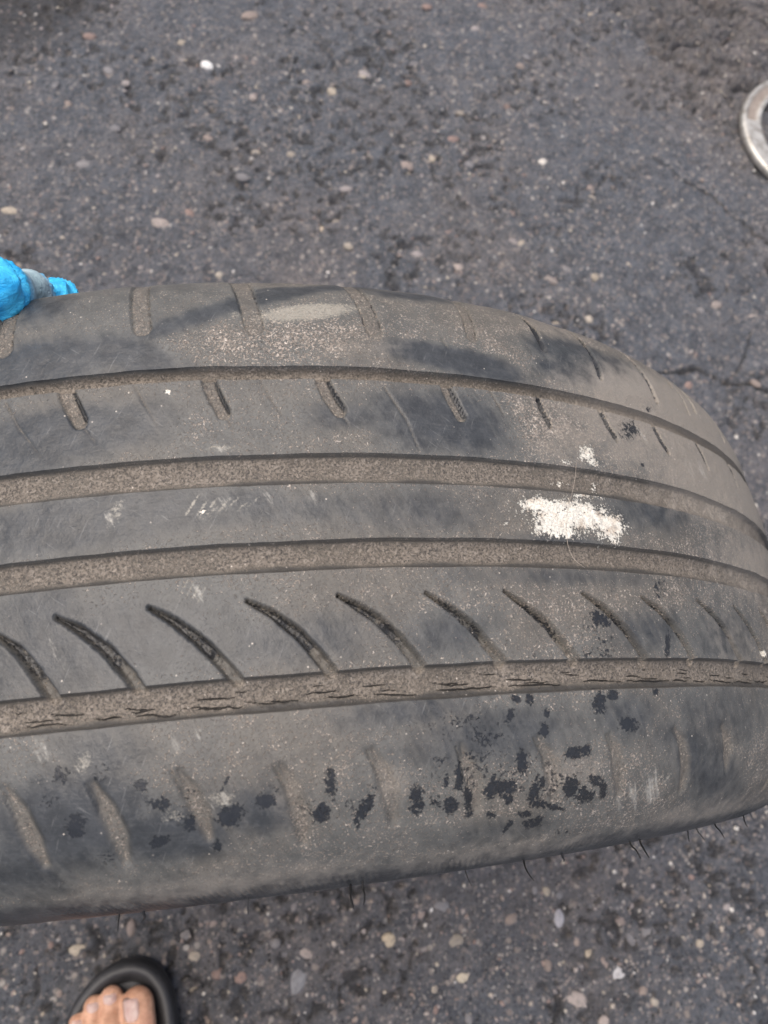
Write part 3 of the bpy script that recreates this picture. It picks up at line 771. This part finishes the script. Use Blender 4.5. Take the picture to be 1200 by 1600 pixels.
for lane, gap, lo_, hi_, wd in ((0.27, 0.008, 0.006, 0.022, 0.00016), (0.36, 0.030, 0.004, 0.014, 0.00010), (0.48, 0.022, 0.004, 0.012, 0.00013), (0.62, 0.060, 0.003, 0.008, 0.00008)):
    s = SS[0]
    while s < 0.34:
        L_ = crng.uniform(lo_, hi_); n_ = max(3, int(L_ / 0.002)); v0 = a + (b - a) * (lane + crng.uniform(-.04, .04)); tilt = crng.uniform(-.09, .02)
        pl = [(s + L_ * i / n_, v0 + tilt * L_ * i / n_ + crng.uniform(-.0003, .0003)) for i in range(n_ + 1)]
        r0, r1 = np.searchsorted(SS, [s - .001, s + L_ + .001]); c0, c1 = np.searchsorted(cols_all, [a, b])
        d_, t_ = seg_dist(SV_S[r0:r1, c0:c1], SV_V[r0:r1, c0:c1], pl)
        w_ = wd * (0.35 + 0.9 * np.sin(np.pi * t_))
        k_ = sstep(w_ + 0.00018, w_ - 0.00012, d_)
        CRK[r0:r1, c0:c1] = np.maximum(CRK[r0:r1, c0:c1], k_); DISP[r0:r1, c0:c1] -= k_ * 0.0004
        s += L_ + crng.uniform(.2, 1.0) * gap

wy = np.where(tr, wob * 0.0005, 0)
rad = RR[None, :] + NRr[None, :] * DISP
ax = YC + U[None, :] + NU[None, :] * DISP + wy
TV = np.stack([rad * np.sin(TH)[:, None], ax, R_TYRE + rad * np.cos(TH)[:, None]], -1)


tyre = empty('tyre', (0, YC, 0), 'worn dusty black car tyre standing upright on the asphalt, smeared with white paint', 'tyre')


def tyre_part(name, c0, c1):
    n = c1 - c0 + 1
    me = mesh_np(name, TV[:, c0:c1 + 1].reshape(-1, 3), grid_faces(NR, n, True))
    for an, A in (('dust', DST), ('white', WHT), ('black', BLK), ('smear', SMR), ('groove', GRV), ('tan', TANM), ('crack', CRK), ('chalk', CHK), ('wipe', WIP)):
        add_attr(me, an, A[:, c0:c1 + 1])
    uv = me.uv_layers.new(name='UVMap')
    idx = np.empty(len(me.loops), np.int32); me.loops.foreach_get('vertex_index', idx)
    UVv = np.stack([SV_S[:, c0:c1 + 1], SV_V[:, c0:c1 + 1]], -1).reshape(-1, 2)
    uv.data.foreach_set('uv', UVv[idx].astype(np.float32).ravel())
    return link(name, me, MAT_RUBBER, tyre)


edges = []
for a, b, d in GV:
    edges += [int(np.argmin(np.abs(cols_all - a))), int(np.argmin(np.abs(cols_all - b)))]
bounds = [0, i0] + edges + [i1, NC - 1]
names = ['sidewall', 'shoulder_rib', 'groove', 'tread_rib', 'groove', 'tread_rib', 'groove', 'tread_rib', 'groove', 'shoulder_rib', 'sidewall']
plab = {1: 'near shoulder rib with silted wedge slots and black bare patches', 3: 'tread rib with curved swept slots', 5: 'smooth tread rib with flaking white paint', 7: 'tread rib with short straight slots and fine sipes',
        9: 'far shoulder rib with shallow square slots'}
for k, nm in enumerate(names):
    o = tyre_part(nm, bounds[k], bounds[k + 1])
    if k in plab: o['label'] = plab[k]
# inner liner
lin = np.concatenate([inner[::-1][:-1] * [1, 1], inner * [-1, 1]])
lin = np.concatenate([[[HALF - .026, .2030]], inner, (inner[::-1] * [-1, 1])[1:], [[-(HALF - .026), .2030]]])
tl = np.linspace(0, 2 * math.pi, 240, endpoint=False)
LV = np.stack([lin[None, :, 1] * np.sin(tl)[:, None], YC + np.repeat(lin[None, :, 0], 240, 0), R_TYRE + lin[None, :, 1] * np.cos(tl)[:, None]], -1)
MAT_LINER = simple('tyre_liner_rubber', (0.020, 0.020, 0.022), (0.045, 0.044, 0.043), 60, 0.7)
link('inner_liner', mesh_np('inner_liner', LV.reshape(-1, 3), grid_faces(240, len(lin), True)), MAT_LINER, tyre)


def tube(pts, radii, seg=8):
    pts = np.array(pts, float); n = len(pts)
    T = np.gradient(pts, axis=0); T /= np.linalg.norm(T, axis=1)[:, None]
    up = np.array([0.31, 0.52, 0.79]); V = []
    for p, t, r in zip(pts, T, radii):
        a = np.cross(t, up); a /= np.linalg.norm(a); b = np.cross(t, a)
        for k in range(seg):
            ang = 2 * math.pi * k / seg
            V.append(p + r * (math.cos(ang) * a + math.sin(ang) * b))
    F = [[i * seg + k, i * seg + (k + 1) % seg, (i + 1) * seg + (k + 1) % seg, (i + 1) * seg + k] for i in range(n - 1) for k in range(seg)]
    V.append(pts[0]); V.append(pts[-1]); c0, c1 = len(V) - 2, len(V) - 1
    F += [[c0, (k + 1) % seg, k, k] for k in range(0)]
    bm = bmesh.new(); vs = [bm.verts.new(v) for v in V]
    for f in F: bm.faces.new([vs[i] for i in f])
    for k in range(seg):
        bm.faces.new([vs[c0], vs[(k + 1) % seg], vs[k]]); bm.faces.new([vs[c1], vs[(n - 1) * seg + k], vs[(n - 1) * seg + (k + 1) % seg]])
    for f in bm.faces: f.smooth = True
    return bm


def bm_obj(name, bm, mat, parent=None):
    bmesh.ops.recalc_face_normals(bm, faces=bm.faces)
    me = bpy.data.meshes.new(name); bm.to_mesh(me); bm.free()
    return link(name, me, mat, parent)


MAT_HAIR = simple('bare_rubber', (0.012, 0.012, 0.013), (0.025, 0.025, 0.026), 300, 0.6)
# moulding hairs left on the near sidewall: foot pixel, tip pixel, thickness in mm
HAIRS = [((186, 1430), (184, 1454), .5), ((224, 1426), (222, 1440), .9), ((387, 1408), (388, 1428), .55), ((548, 1388), (553, 1420), .75), ((567, 1387), (568, 1414), .6), ((727, 1360), (737, 1384), .35), ((819, 1348), (834, 1376), .6),
         ((879, 1338), (881, 1346), .7), ((986, 1320), (1001, 1342), .6), ((1001, 1317), (1014, 1340), .7), ((1075, 1300), (1077, 1315), .7), ((1090, 1298), (1101, 1313), .6), ((1118, 1290), (1132, 1310), .55), ((1162, 1276), (1168, 1292), .6), ((1172, 1270), (1178, 1281), .5)]
for (f, t, w) in HAIRS:
    yb = YC - HALF + 0.0003
    p0 = at_y(f[0], f[1], yb); p1 = at_y(t[0], t[1], yb - 0.0035)
    dirv = p1 - p0; bend = np.array([rng.uniform(-1, 1), 0, rng.uniform(-.5, .5)]) * np.linalg.norm(dirv) * 0.05
    base = p0 - dirv / np.linalg.norm(dirv) * 0.003 + np.array([0, 0.004, 0])
    pts = [base, p0, p0 + dirv * .35 + bend, p0 + dirv * .7 + bend * .8, p1]
    bm_obj('moulding_hair', tube(catmull(pts, 4), np.interp(np.linspace(0, 1, 17), [0, .3, 1], [w * 1.3, w, w * .55]) * 0.5 * mm, 7), MAT_HAIR, tyre)

# thin pale fibre caught on the paint
FIB = [(899, 722), (897, 745), (893, 768), (885, 800), (884, 838), (888, 860), (897, 876), (912, 888)]
fp = []
for p in FIB:
    s_, v_ = on_tyre(*p); th_ = s_ / R_TYRE; u_ = np.interp(v_, arc, prof[:, 0]); r_ = np.interp(v_, arc, prof[:, 1]) + 0.0005
    fp.append((r_ * math.sin(th_), YC + u_, R_TYRE + r_ * math.cos(th_)))
fib = bm_obj('fibre', tube(catmull(fp, 4), [0.00005] * (4 * (len(fp) - 1) + 1), 6), simple('pale_fibre', (0.36, 0.30, 0.24), (0.44, 0.38, 0.31), 300, 0.6))
tag(fib, 'thin pale curly fibre lying across the white paint on the tyre', 'fibre')


# ------------------------------------------------------------------ organic shapes (foot, gloved hand)
def capsule(bm, p0, p1, r0, r1, flat=1.0, up=(0, 0, 1), n=14):
    """tapered capsule; flat squashes it along 'up'"""
    p0 = Vector(p0); p1 = Vector(p1); d = (p1 - p0); L = d.length; d.normalize()
    upv = Vector(up); side_ = d.cross(upv)
    if side_.length < 1e-3: side_ = d.orthogonal()
    side_.normalize(); upn = side_.cross(d).normalized()
    rings = []
    for k in range(6): a = math.pi / 2 * (1 - k / 6); rings.append((-r0 * math.sin(a), r0 * math.cos(a)))
    for k in range(7): t = k / 6; rings.append((L * t, r0 + (r1 - r0) * t))
    for k in range(1, 7): a = math.pi / 2 * k / 6; rings.append((L + r1 * math.sin(a), r1 * math.cos(a)))
    prev = None
    for x, r in rings:
        r = max(r, 1e-5)
        cur = [bm.verts.new(p0 + d * x + side_ * (r * math.cos(2 * math.pi * k / n)) + upn * (flat * r * math.sin(2 * math.pi * k / n))) for k in range(n)]
        if prev:
            for k in range(n): bm.faces.new([prev[k], prev[(k + 1) % n], cur[(k + 1) % n], cur[k]])
        else:
            bm.faces.new(cur[::-1])
        prev = cur
    bm.faces.new(prev)


def remeshed(name, bm, voxel, smooth_it, mat):
    bmesh.ops.recalc_face_normals(bm, faces=bm.faces)
    me = bpy.data.meshes.new(name); bm.to_mesh(me); bm.free()
    o = bpy.data.objects.new(name, me); COL.objects.link(o)
    rm = o.modifiers.new('r', 'REMESH'); rm.mode = 'VOXEL'; rm.voxel_size = voxel; rm.use_smooth_shade = True
    sm = o.modifiers.new('s', 'SMOOTH'); sm.factor = 0.5; sm.iterations = smooth_it
    dg = bpy.context.evaluated_depsgraph_get()
    me2 = bpy.data.meshes.new_from_object(o.evaluated_get(dg)); me2.name = name
    o.modifiers.clear(); o.data = me2; bpy.data.meshes.remove(me)
    me2.polygons.foreach_set('use_smooth', [True] * len(me2.polygons))
    me2.materials.clear(); me2.materials.append(mat)
    return o


# ---- foot in a slide sandal
def skin_material():
    M = Mat('skin'); P = M.coord('Object')
    n = M.noise(P, 90, 4, 0.6); f = M.noise(P, 700, 3, 0.6)
    col = M.mix(M.step(n, 0.3, 0.7), (0.40, 0.205, 0.125), (0.56, 0.33, 0.22))
    cr = M.noise(M.coord('Object', (0.25, 1, 1)), 420, 4, 0.6, 0.8)
    col = M.mix(M.step(cr, 0.46, 0.36, 0.0, 0.45), col, (0.30, 0.15, 0.09))
    col = M.mix(M.step(M.noise(P, 45, 3), 0.5, 0.7, 0.0, 0.4), col, (0.55, 0.24, 0.17))
    return M.out(col, 0.5, M.bump(M.math('ADD', f, cr), 0.5, 0.0012), Subsurface_Weight=0.12, Subsurface_Radius=(0.006, 0.003, 0.002), Subsurface_Scale=0.5)


MAT_SKIN = skin_material()
MAT_NAIL = simple('toenail', (0.66, 0.45, 0.40), (0.80, 0.66, 0.60), 120, 0.32, 0.0002, 0.2)
Z_BED = 0.027
# toe: tip pixel, knuckle direction pixel, half width in pixels
tz = Z_BED + 0.011
TOES = [((213, 1545), (223, 1660), 0.0155, 1.00), ((173, 1544), (178, 1650), 0.0108, .9), ((146, 1559), (149, 1660), 0.0098, .9), ((121, 1587), (122, 1675), 0.0090, .9), ((104, 1618), (103, 1695), 0.0085, .9)]
bm = bmesh.new()
fwd = at_z(213, 1545, tz) - at_z(226, 1700, tz); fwd[2] = 0; fwd /= np.linalg.norm(fwd)
rgt = np.array([fwd[1], -fwd[0], 0])
nails = []; balls = []
for k, (tip, kn_, r, fl) in enumerate(TOES):
    a = at_z(*tip, tz); d = a - at_z(*kn_, tz); d[2] = 0; d /= np.linalg.norm(d)
    zt = Z_BED + r * 0.85
    tipc = np.array([a[0], a[1], 0]) - d * r * 0.75 + [0, 0, zt]
    if k == 0:
        ip = tipc - d * 0.030 + [0, 0, 0.003]; mt = tipc - d * 0.064 + [0, 0, 0.011]
        capsule(bm, tipc, ip, r * 0.93, r * 0.97, 0.86); capsule(bm, ip, mt, r * 0.93, r * 1.15, 0.95)
        capsule(bm, tipc + d * 0.001 + [0, 0, -0.003], ip + [0, 0, -0.004], r * 0.85, r * 0.9, 0.8)
    else:
        pip = tipc - d * (0.021 - 0.0015 * k) + [0, 0, 0.0075]; mt = tipc - d * (0.052 - 0.003 * k) + [0, 0, 0.010]
        capsule(bm, tipc, tipc - d * 0.007 + [0, 0, 0.0015], r * 0.95, r * 0.93, 0.9)
        capsule(bm, tipc - d * 0.007 + [0, 0, 0.001], pip, r * 0.86, r * 0.9, 0.92); capsule(bm, pip, mt, r * 0.88, r * 1.05, 1.0)
    balls.append(mt); nails.append((tipc, d, r))
heel = np.mean(balls, 0) - fwd * 0.155 + rgt * 0.002; heel[2] = Z_BED + 0.033
mid_in = balls[0] * .45 + heel * .55 + rgt * 0.004 + [0, 0, 0.030]; mid_out = balls[3] * .5 + heel * .5 - rgt * 0.012 + [0, 0, 0.006]
ank = heel + fwd * 0.052 + np.array([0, 0, 0.062])
for q in balls: capsule(bm, q, ank * .55 + mid_in * .45 + (q - balls[1]) * 0.35, 0.0155, 0.026, 0.95)
capsule(bm, balls[0] - [0, 0, .004], balls[4] - [0, 0, .004], 0.017, 0.014, 0.85)
capsule(bm, balls[0], mid_in, 0.018, 0.026); capsule(bm, balls[4], mid_out, 0.015, 0.024); capsule(bm, mid_out, heel, 0.025, 0.031); capsule(bm, mid_in, ank, 0.028, 0.036)
capsule(bm, heel, ank, 0.032, 0.035); capsule(bm, mid_in, mid_out, 0.026, 0.024)
capsule(bm, ank, ank + np.array([0, -0.01, 0.08]), 0.036, 0.037); capsule(bm, ank + np.array([0, -0.01, 0.08]), ank + np.array([0, -0.02, 0.19]), 0.036, 0.045)
foot = remeshed('foot', bm, 0.0013, 7, MAT_SKIN)
tag(foot, 'bare left foot with toes showing, standing in the black slide sandal', 'foot')
for k, (tipc, d, r) in enumerate(nails):
    sd = np.array([d[1], -d[0], 0]); nl = r * (1.25 if k == 0 else 0.85); nw = r * (0.47 if k == 0 else 0.50)
    bm = bmesh.new(); rows = []
    cen = tipc + d * (r * (-0.10 if k == 0 else 0.12)) + (sd * (-0.0032) if k == 0 else 0)
    for i in range(9):
        t = i / 8 * 2 - 1; row = []
        for j in range(9):
            w = j / 8 * 2 - 1
            wid = nw * math.sqrt(max(0, 1 - max(0, -t - 0.2) ** 2 / 0.66 - max(0, t - 0.5) ** 2 * 0.8))
            x = t * nl * 0.5
            zz = math.sqrt(max(0.02, 1 - ((w * wid - (0.0032 if k == 0 else 0)) / r) ** 2)) * r * (0.84 if k == 0 else 0.90)
            drop = max(0, t - 0.2) ** 2 * r * (0.20 if k == 0 else 0.45)
            back = (-x / 0.030 * 0.003 if k == 0 else -x * 0.2)
            p = cen + d * x + sd * (w * wid) + np.array([0, 0, zz - drop + back - 0.0001 - 0.0007 * abs(w) ** 6 - 0.0006 * abs(t) ** 8])
            row.append(bm.verts.new(p))
        rows.append(row)
    for i in range(8):
        for j in range(8): f = bm.faces.new([rows[i][j], rows[i + 1][j], rows[i + 1][j + 1], rows[i][j + 1]]); f.smooth = True
    ex = bmesh.ops.solidify(bm, geom=bm.faces[:], thickness=-0.0006)
    bm_obj('toenail', bm, MAT_NAIL, foot)

# sandal: outline of the sole, toe end read from the picture, heel completed
OUT = [(96, 1612), (99, 1599), (112, 1568), (131, 1544), (157, 1518), (181, 1507), (199, 1502), (225, 1503), (246, 1516), (261, 1540), (270, 1564), (274, 1599), (275, 1625)]
zr = Z_BED + 0.009
pts = [at_z(*p, zr)[:2] for p in OUT]
L0, R0 = pts[0], pts[-1]; f2 = fwd[:2]; r2 = rgt[:2]
cx = 0.5 * (L0 + R0)
hw = 0.5 * abs((R0 - L0) @ r2)
back = []
for t, w, sh in ((.04, 1.02, 0), (.08, 1.01, .001), (.12, .95, .003), (.16, .87, .004), (.19, .80, .004), (.215, .70, .004), (.232, .52, .004), (.241, .28, .004)):
    back.append((cx - f2 * t + r2 * (hw * w + sh * 0), cx - f2 * t - r2 * (hw * w)))
loop = pts + [b[0] for b in back] + [cx - f2 * 0.244] + [b[1] for b in back[::-1]]
loop = np.array(loop)
cl = np.concatenate([loop, loop[:1]])
al = np.concatenate([[0], np.cumsum(np.hypot(*np.diff(cl, axis=0).T))])
N = 160; tq = np.linspace(0, al[-1], N, endpoint=False)
OL = np.stack([np.interp(tq, al, cl[:, 0]), np.interp(tq, al, cl[:, 1])], 1)
for _ in range(6): OL = 0.25 * np.roll(OL, 1, 0) + 0.5 * OL + 0.25 * np.roll(OL, -1, 0)
tg = np.roll(OL, -1, 0) - np.roll(OL, 1, 0); nn = np.stack([tg[:, 1], -tg[:, 0]], 1); nn /= np.hypot(*nn.T)[:, None]
cen = OL.mean(0)
if ((OL - cen) * nn).sum() < 0: nn = -nn


def ring(off, z):
    P = OL - nn * off
    return np.concatenate([P, np.full((N, 1), z)], 1)


MAT_SANDAL = simple('sandal_foam', (0.018, 0.018, 0.020), (0.034, 0.033, 0.034), 90, 0.55, 0.0003, 0.5)
MAT_FOOTBED = simple('footbed_foam', (0.020, 0.021, 0.024), (0.036, 0.037, 0.041), 120, 0.62, 0.0004, 0.7)
sandal = empty('slide_sandal', (cen[0], cen[1], 0), 'black rubber slide sandal with raised rim under the bare foot', 'sandal')


def loft(name, rings_, mat, parent, cap_first=True, cap_last=True):
    bm = bmesh.new(); L = [[bm.verts.new(v) for v in r] for r in rings_]
    for a, b in zip(L[:-1], L[1:]):
        for k in range(len(a)): bm.faces.new([a[k], a[(k + 1) % len(a)], b[(k + 1) % len(a)], b[k]])
    if cap_first: bm.faces.new(L[0][::-1])
    if cap_last: bm.faces.new(L[-1])
    for f in bm.faces: f.smooth = True
    return bm_obj(name, bm, mat, parent)


loft('sole', [ring(.004, .0015), ring(.001, .003), ring(-.0005, .010), ring(0.0, .020), ring(.0015, .024), ring(.004, .0262)], MAT_SANDAL, sandal)
loft('rim', [ring(.0008, .0225), ring(-.0002, .028), ring(.0008, .0325), ring(.0032, .0352), ring(.0062, .0360), ring(.0090, .0350), ring(.0120, .0318), ring(.0150, .0282), ring(.0170, .0262)], MAT_SANDAL, sandal, False, False)
loft('footbed', [ring(.0150, .0255), ring(.0175, .0268), ring(.0200, Z_BED), ring(.0260, Z_BED)], MAT_FOOTBED, sandal, True, True)
# strap over the instep
sc = np.mean(balls, 0) - fwd * 0.030
bm = bmesh.new(); rows = []
for i in range(7):
    off = (i / 6 - .5) * 0.075; row = []
    for lay in (0, 1):
        for j in range(25):
            an = math.pi * j / 24
            rx = hw * 0.97 + lay * .004; rz = 0.058 + 0.012 * (0.5 - i / 6) * -1 + lay * .004
            c0 = sc - fwd * off * -1
            p = np.array([cx[0], cx[1], 0]) + fwd * ((c0 - np.array([cx[0], cx[1], 0])) @ fwd) + rgt * (-math.cos(an) * rx) + np.array([0, 0, 0.016 + math.sin(an) ** 0.8 * rz])
            row.append(bm.verts.new(p))
    rows.append(row)
for a, b in zip(rows[:-1], rows[1:]):
    for lay in (0, 25):
        for j in range(24): bm.faces.new([a[lay + j], a[lay + j + 1], b[lay + j + 1], b[lay + j]])
for row in (rows[0], rows[-1]):
    for j in range(24): bm.faces.new([row[j], row[j + 1], row[25 + j + 1], row[25 + j]])
for f in bm.faces: f.smooth = True
bm_obj('strap', bm, MAT_SANDAL, sandal)

# ---- hand in a blue nitrile glove, hooked over the far shoulder of the tyre
def glove_material():
    M = Mat('blue_nitrile'); P = M.coord('Object')
    n = M.noise(P, 60, 4, 0.6, 0.6); f = M.noise(M.coord('Object', (0.35, 1, 1)), 240, 4, 0.6, 1.2)
    dirt = M.step(M.math('ADD', M.attr('dirt'), M.math('MULTIPLY', M.math('SUBTRACT', n, 0.5), 0.9)), 0.35, 0.85)
    col = M.mix(M.step(n, 0.3, 0.7), (0.004, 0.31, 0.70), (0.09, 0.60, 0.88))
    col = M.mix(M.math('MULTIPLY', dirt, 0.85), col, (0.33, 0.38, 0.36))
    return M.out(col, M.mixf(dirt, 0.34, 0.6), M.bump(M.math('ADD', f, n), 0.6, 0.0022))


MAT_GLOVE = glove_material()


def along(px, py, dist):
    return CAM_LOC + ray(px, py) * dist


def ray_to_tyre(px, py):
    d = ray(px, py); o = CAM_LOC - np.array([0, YC, R_TYRE]); t = np.linspace(0.12, 0.6, 4000); Q = o + t[:, None] * d
    g = np.hypot(Q[:, 0], Q[:, 2]) - np.where(np.abs(Q[:, 1]) < HALF, prof_r(np.clip(Q[:, 1], -HALF, HALF)), 0.25)
    h = np.nonzero(g < 0)[0]
    return float(t[h[0]] if len(h) else t[int(np.argmin(g))])


bm = bmesh.new()
d0 = ray_to_tyre(20, 484)
# index finger: knuckle on the shoulder, last joints dropping behind the far edge
i_mcp = along(-150, 440, d0 - 0.004); i_pip = along(-20, 452, d0 + 0.001); i_dip = along(46, 464, d0 + 0.026); i_tip = along(98, 472, d0 + 0.042)
capsule(bm, i_mcp, i_pip, 0.0118, 0.0102); capsule(bm, i_pip, i_dip, 0.0096, 0.0074); capsule(bm, i_dip, i_tip, 0.0074, 0.0068)
# other fingers, further left, reaching down behind the sidewall
back_y = np.array([0, 1, 0.0]); down = np.array([0.25, 0.1, -1.0]); down /= np.linalg.norm(down)
mcp = [i_mcp]
for k, (dx, dy, l1, l2, l3, r) in enumerate([(-0.020, 0.016, .046, .028, .020, .0112), (-0.040, 0.026, .042, .026, .019, .0106), (-0.058, 0.030, .033, .020, .017, .0094)]):
    m_ = i_mcp + np.array([dx, dy, -0.004 - 0.006 * k]); p_ = m_ + np.array([0.10, 0.45, -0.88]) * l1
    q_ = p_ + np.array([0.15, 0.0, -0.98]) * l2; t_ = q_ + np.array([0.25, -0.25, -0.90]) * l3
    capsule(bm, m_, p_, r * 1.06, r); capsule(bm, p_, q_, r * .98, r * .88); capsule(bm, q_, t_, r * .86, r * .75); mcp.append(m_)
wrist = i_mcp + np.array([-0.095, -0.012, 0.022])
for q in mcp: capsule(bm, q, wrist + (q - mcp[1]) * 0.3, 0.0125, 0.019)
capsule(bm, mcp[0], mcp[-1], 0.012, 0.0105)
# thumb over the tread
cmc = wrist + np.array([0.022, -0.030, -0.004]); tm = i_mcp + np.array([-0.052, -0.056, -0.005]); ti = tm + np.array([0.024, -0.024, -0.002]); tt_ = ti + np.array([0.016, -0.022, -0.008])
capsule(bm, wrist, cmc, 0.020, 0.017); capsule(bm, cmc, tm, 0.0165, 0.0125); capsule(bm, tm, ti, 0.0118, 0.0112); capsule(bm, ti, tt_, 0.0108, 0.0092)
elbow = wrist + np.array([-0.15, -0.06, 0.08])
capsule(bm, wrist, elbow, 0.027, 0.036, 0.85)
hand = remeshed('gloved_hand', bm, 0.0011, 6, MAT_GLOVE)
V = np.empty(len(hand.data.vertices) * 3, np.float32); hand.data.vertices.foreach_get('co', V); V = V.reshape(-1, 3).astype(float)
Nn = np.empty(len(V) * 3, np.float32); hand.data.vertices.foreach_get('normal', Nn); Nn = Nn.reshape(-1, 3)
# loose folds of the thin glove round the joints
axis = (i_dip - i_mcp) / np.linalg.norm(i_dip - i_mcp); q = (V - i_mcp) @ axis
fold = (np.abs(fbm(q * 120 + fbm(V[:, 1] * 60, V[:, 2] * 60, 2, 720) * 2.2, V[:, 1] * 38 + V[:, 2] * 20, 2, 700) - 0.5) * -2 + 0.5)
V += Nn * (fold * 0.0050)[:, None]
hand.data.vertices.foreach_set('co', V.astype(np.float32).ravel())
dm = along(55, 450, d0 + 0.018)
dd = np.abs((V - dm) @ axis) / 0.0130 + np.linalg.norm(V - dm, axis=1) * 6
add_attr(hand.data, 'dirt', np.clip(1.25 - dd, 0, 1))
hand.data.update()
tag(hand, 'hand in a bright blue disposable glove gripping the far edge of the tyre', 'hand')

# ------------------------------------------------------------------ worn metal ring on the ground
def ring_material():
    M = Mat('dull_aluminium'); P = M.coord('Object')
    n = M.noise(P, 70, 5, 0.6); f = M.noise(P, 500, 3)
    col = M.mix(M.step(n, 0.35, 0.7), (0.47, 0.45, 0.41), (0.26, 0.24, 0.21))
    col = M.mix(M.math('MULTIPLY', M.attr('dirt'), M.step(f, 0.2, 0.6, 0.6, 0.95)), col, (0.16, 0.13, 0.11))
    return M.out(col, M.mixf(M.attr('dirt'), 0.5, 0.85), M.bump(M.math('ADD', n, f), 0.3, 0.001), Metallic=M.mixf(M.attr('dirt'), 0.65, 0.0))


zc = 0.012
left = at_z(1160, 188, zc); topp = at_z(1200, 124, zc); bott = at_z(1200, 266, zc)
A = np.array([[2 * (topp - left)[0], 2 * (topp - left)[1]], [2 * (bott - left)[0], 2 * (bott - left)[1]]])
bvec = np.array([topp[:2] @ topp[:2] - left[:2] @ left[:2], bott[:2] @ bott[:2] - left[:2] @ left[:2]])
rc = np.linalg.solve(A, bvec); RO = float(np.hypot(*(left[:2] - rc)))
kpx = ((CAM_LOC - left) @ CAM_M[:, 2]) / F_PX
RI = RO - 33 * kpx
print('ring', rc, RO, RI)
nth = 240
w = RO - RI
rp = [(RI + .0010, 0.0), (RI, .002), (RI, .0085), (RI + .0008, .0105), (RI + .0025, .0118)]
rp += [(RI + .003 + (w - .0075) * t, .0120 - .0008 * 0) for t in np.linspace(0, 1, 12)]
rp += [(RO - .0028, .0112), (RO - .0012, .0098), (RO - .0002, .0075), (RO, .002), (RO - .001, 0.0)]
rp = np.array(rp); T = np.linspace(0, 2 * math.pi, nth, endpoint=False)
Rg = np.repeat(rp[None, :, 0], nth, 0); Zg = np.repeat(rp[None, :, 1], nth, 0).copy(); Tg = np.repeat(T[:, None], len(rp), 1)
tloc = np.degrees((Tg - math.pi + math.pi) % (2 * math.pi))
dirt = np.zeros_like(Zg)
for cang in (140, 260, 20):                                    # long pockets in the top face
    da = np.abs((tloc - cang + 180) % 360 - 180)
    k = sstep(25, 22, da) * sstep(RI + w * .22, RI + w * .34, Rg) * sstep(RI + w * .80, RI + w * .68, Rg)
    Zg -= k * 0.0035; dirt = np.maximum(dirt, k)
dirt = np.maximum(dirt, sstep(0.004, 0.001, Zg) * 0.8)
RV = np.stack([rc[0] + Rg * np.cos(Tg), rc[1] + Rg * np.sin(Tg), Zg + 0.0008], -1)
me = mesh_np('metal_ring', RV.reshape(-1, 3), grid_faces(nth, len(rp), True))
add_attr(me, 'dirt', dirt)
mr = link('metal_ring', me, ring_material())
tag(mr, 'worn silver metal ring with brown pockets lying flat on the asphalt', 'metal ring')
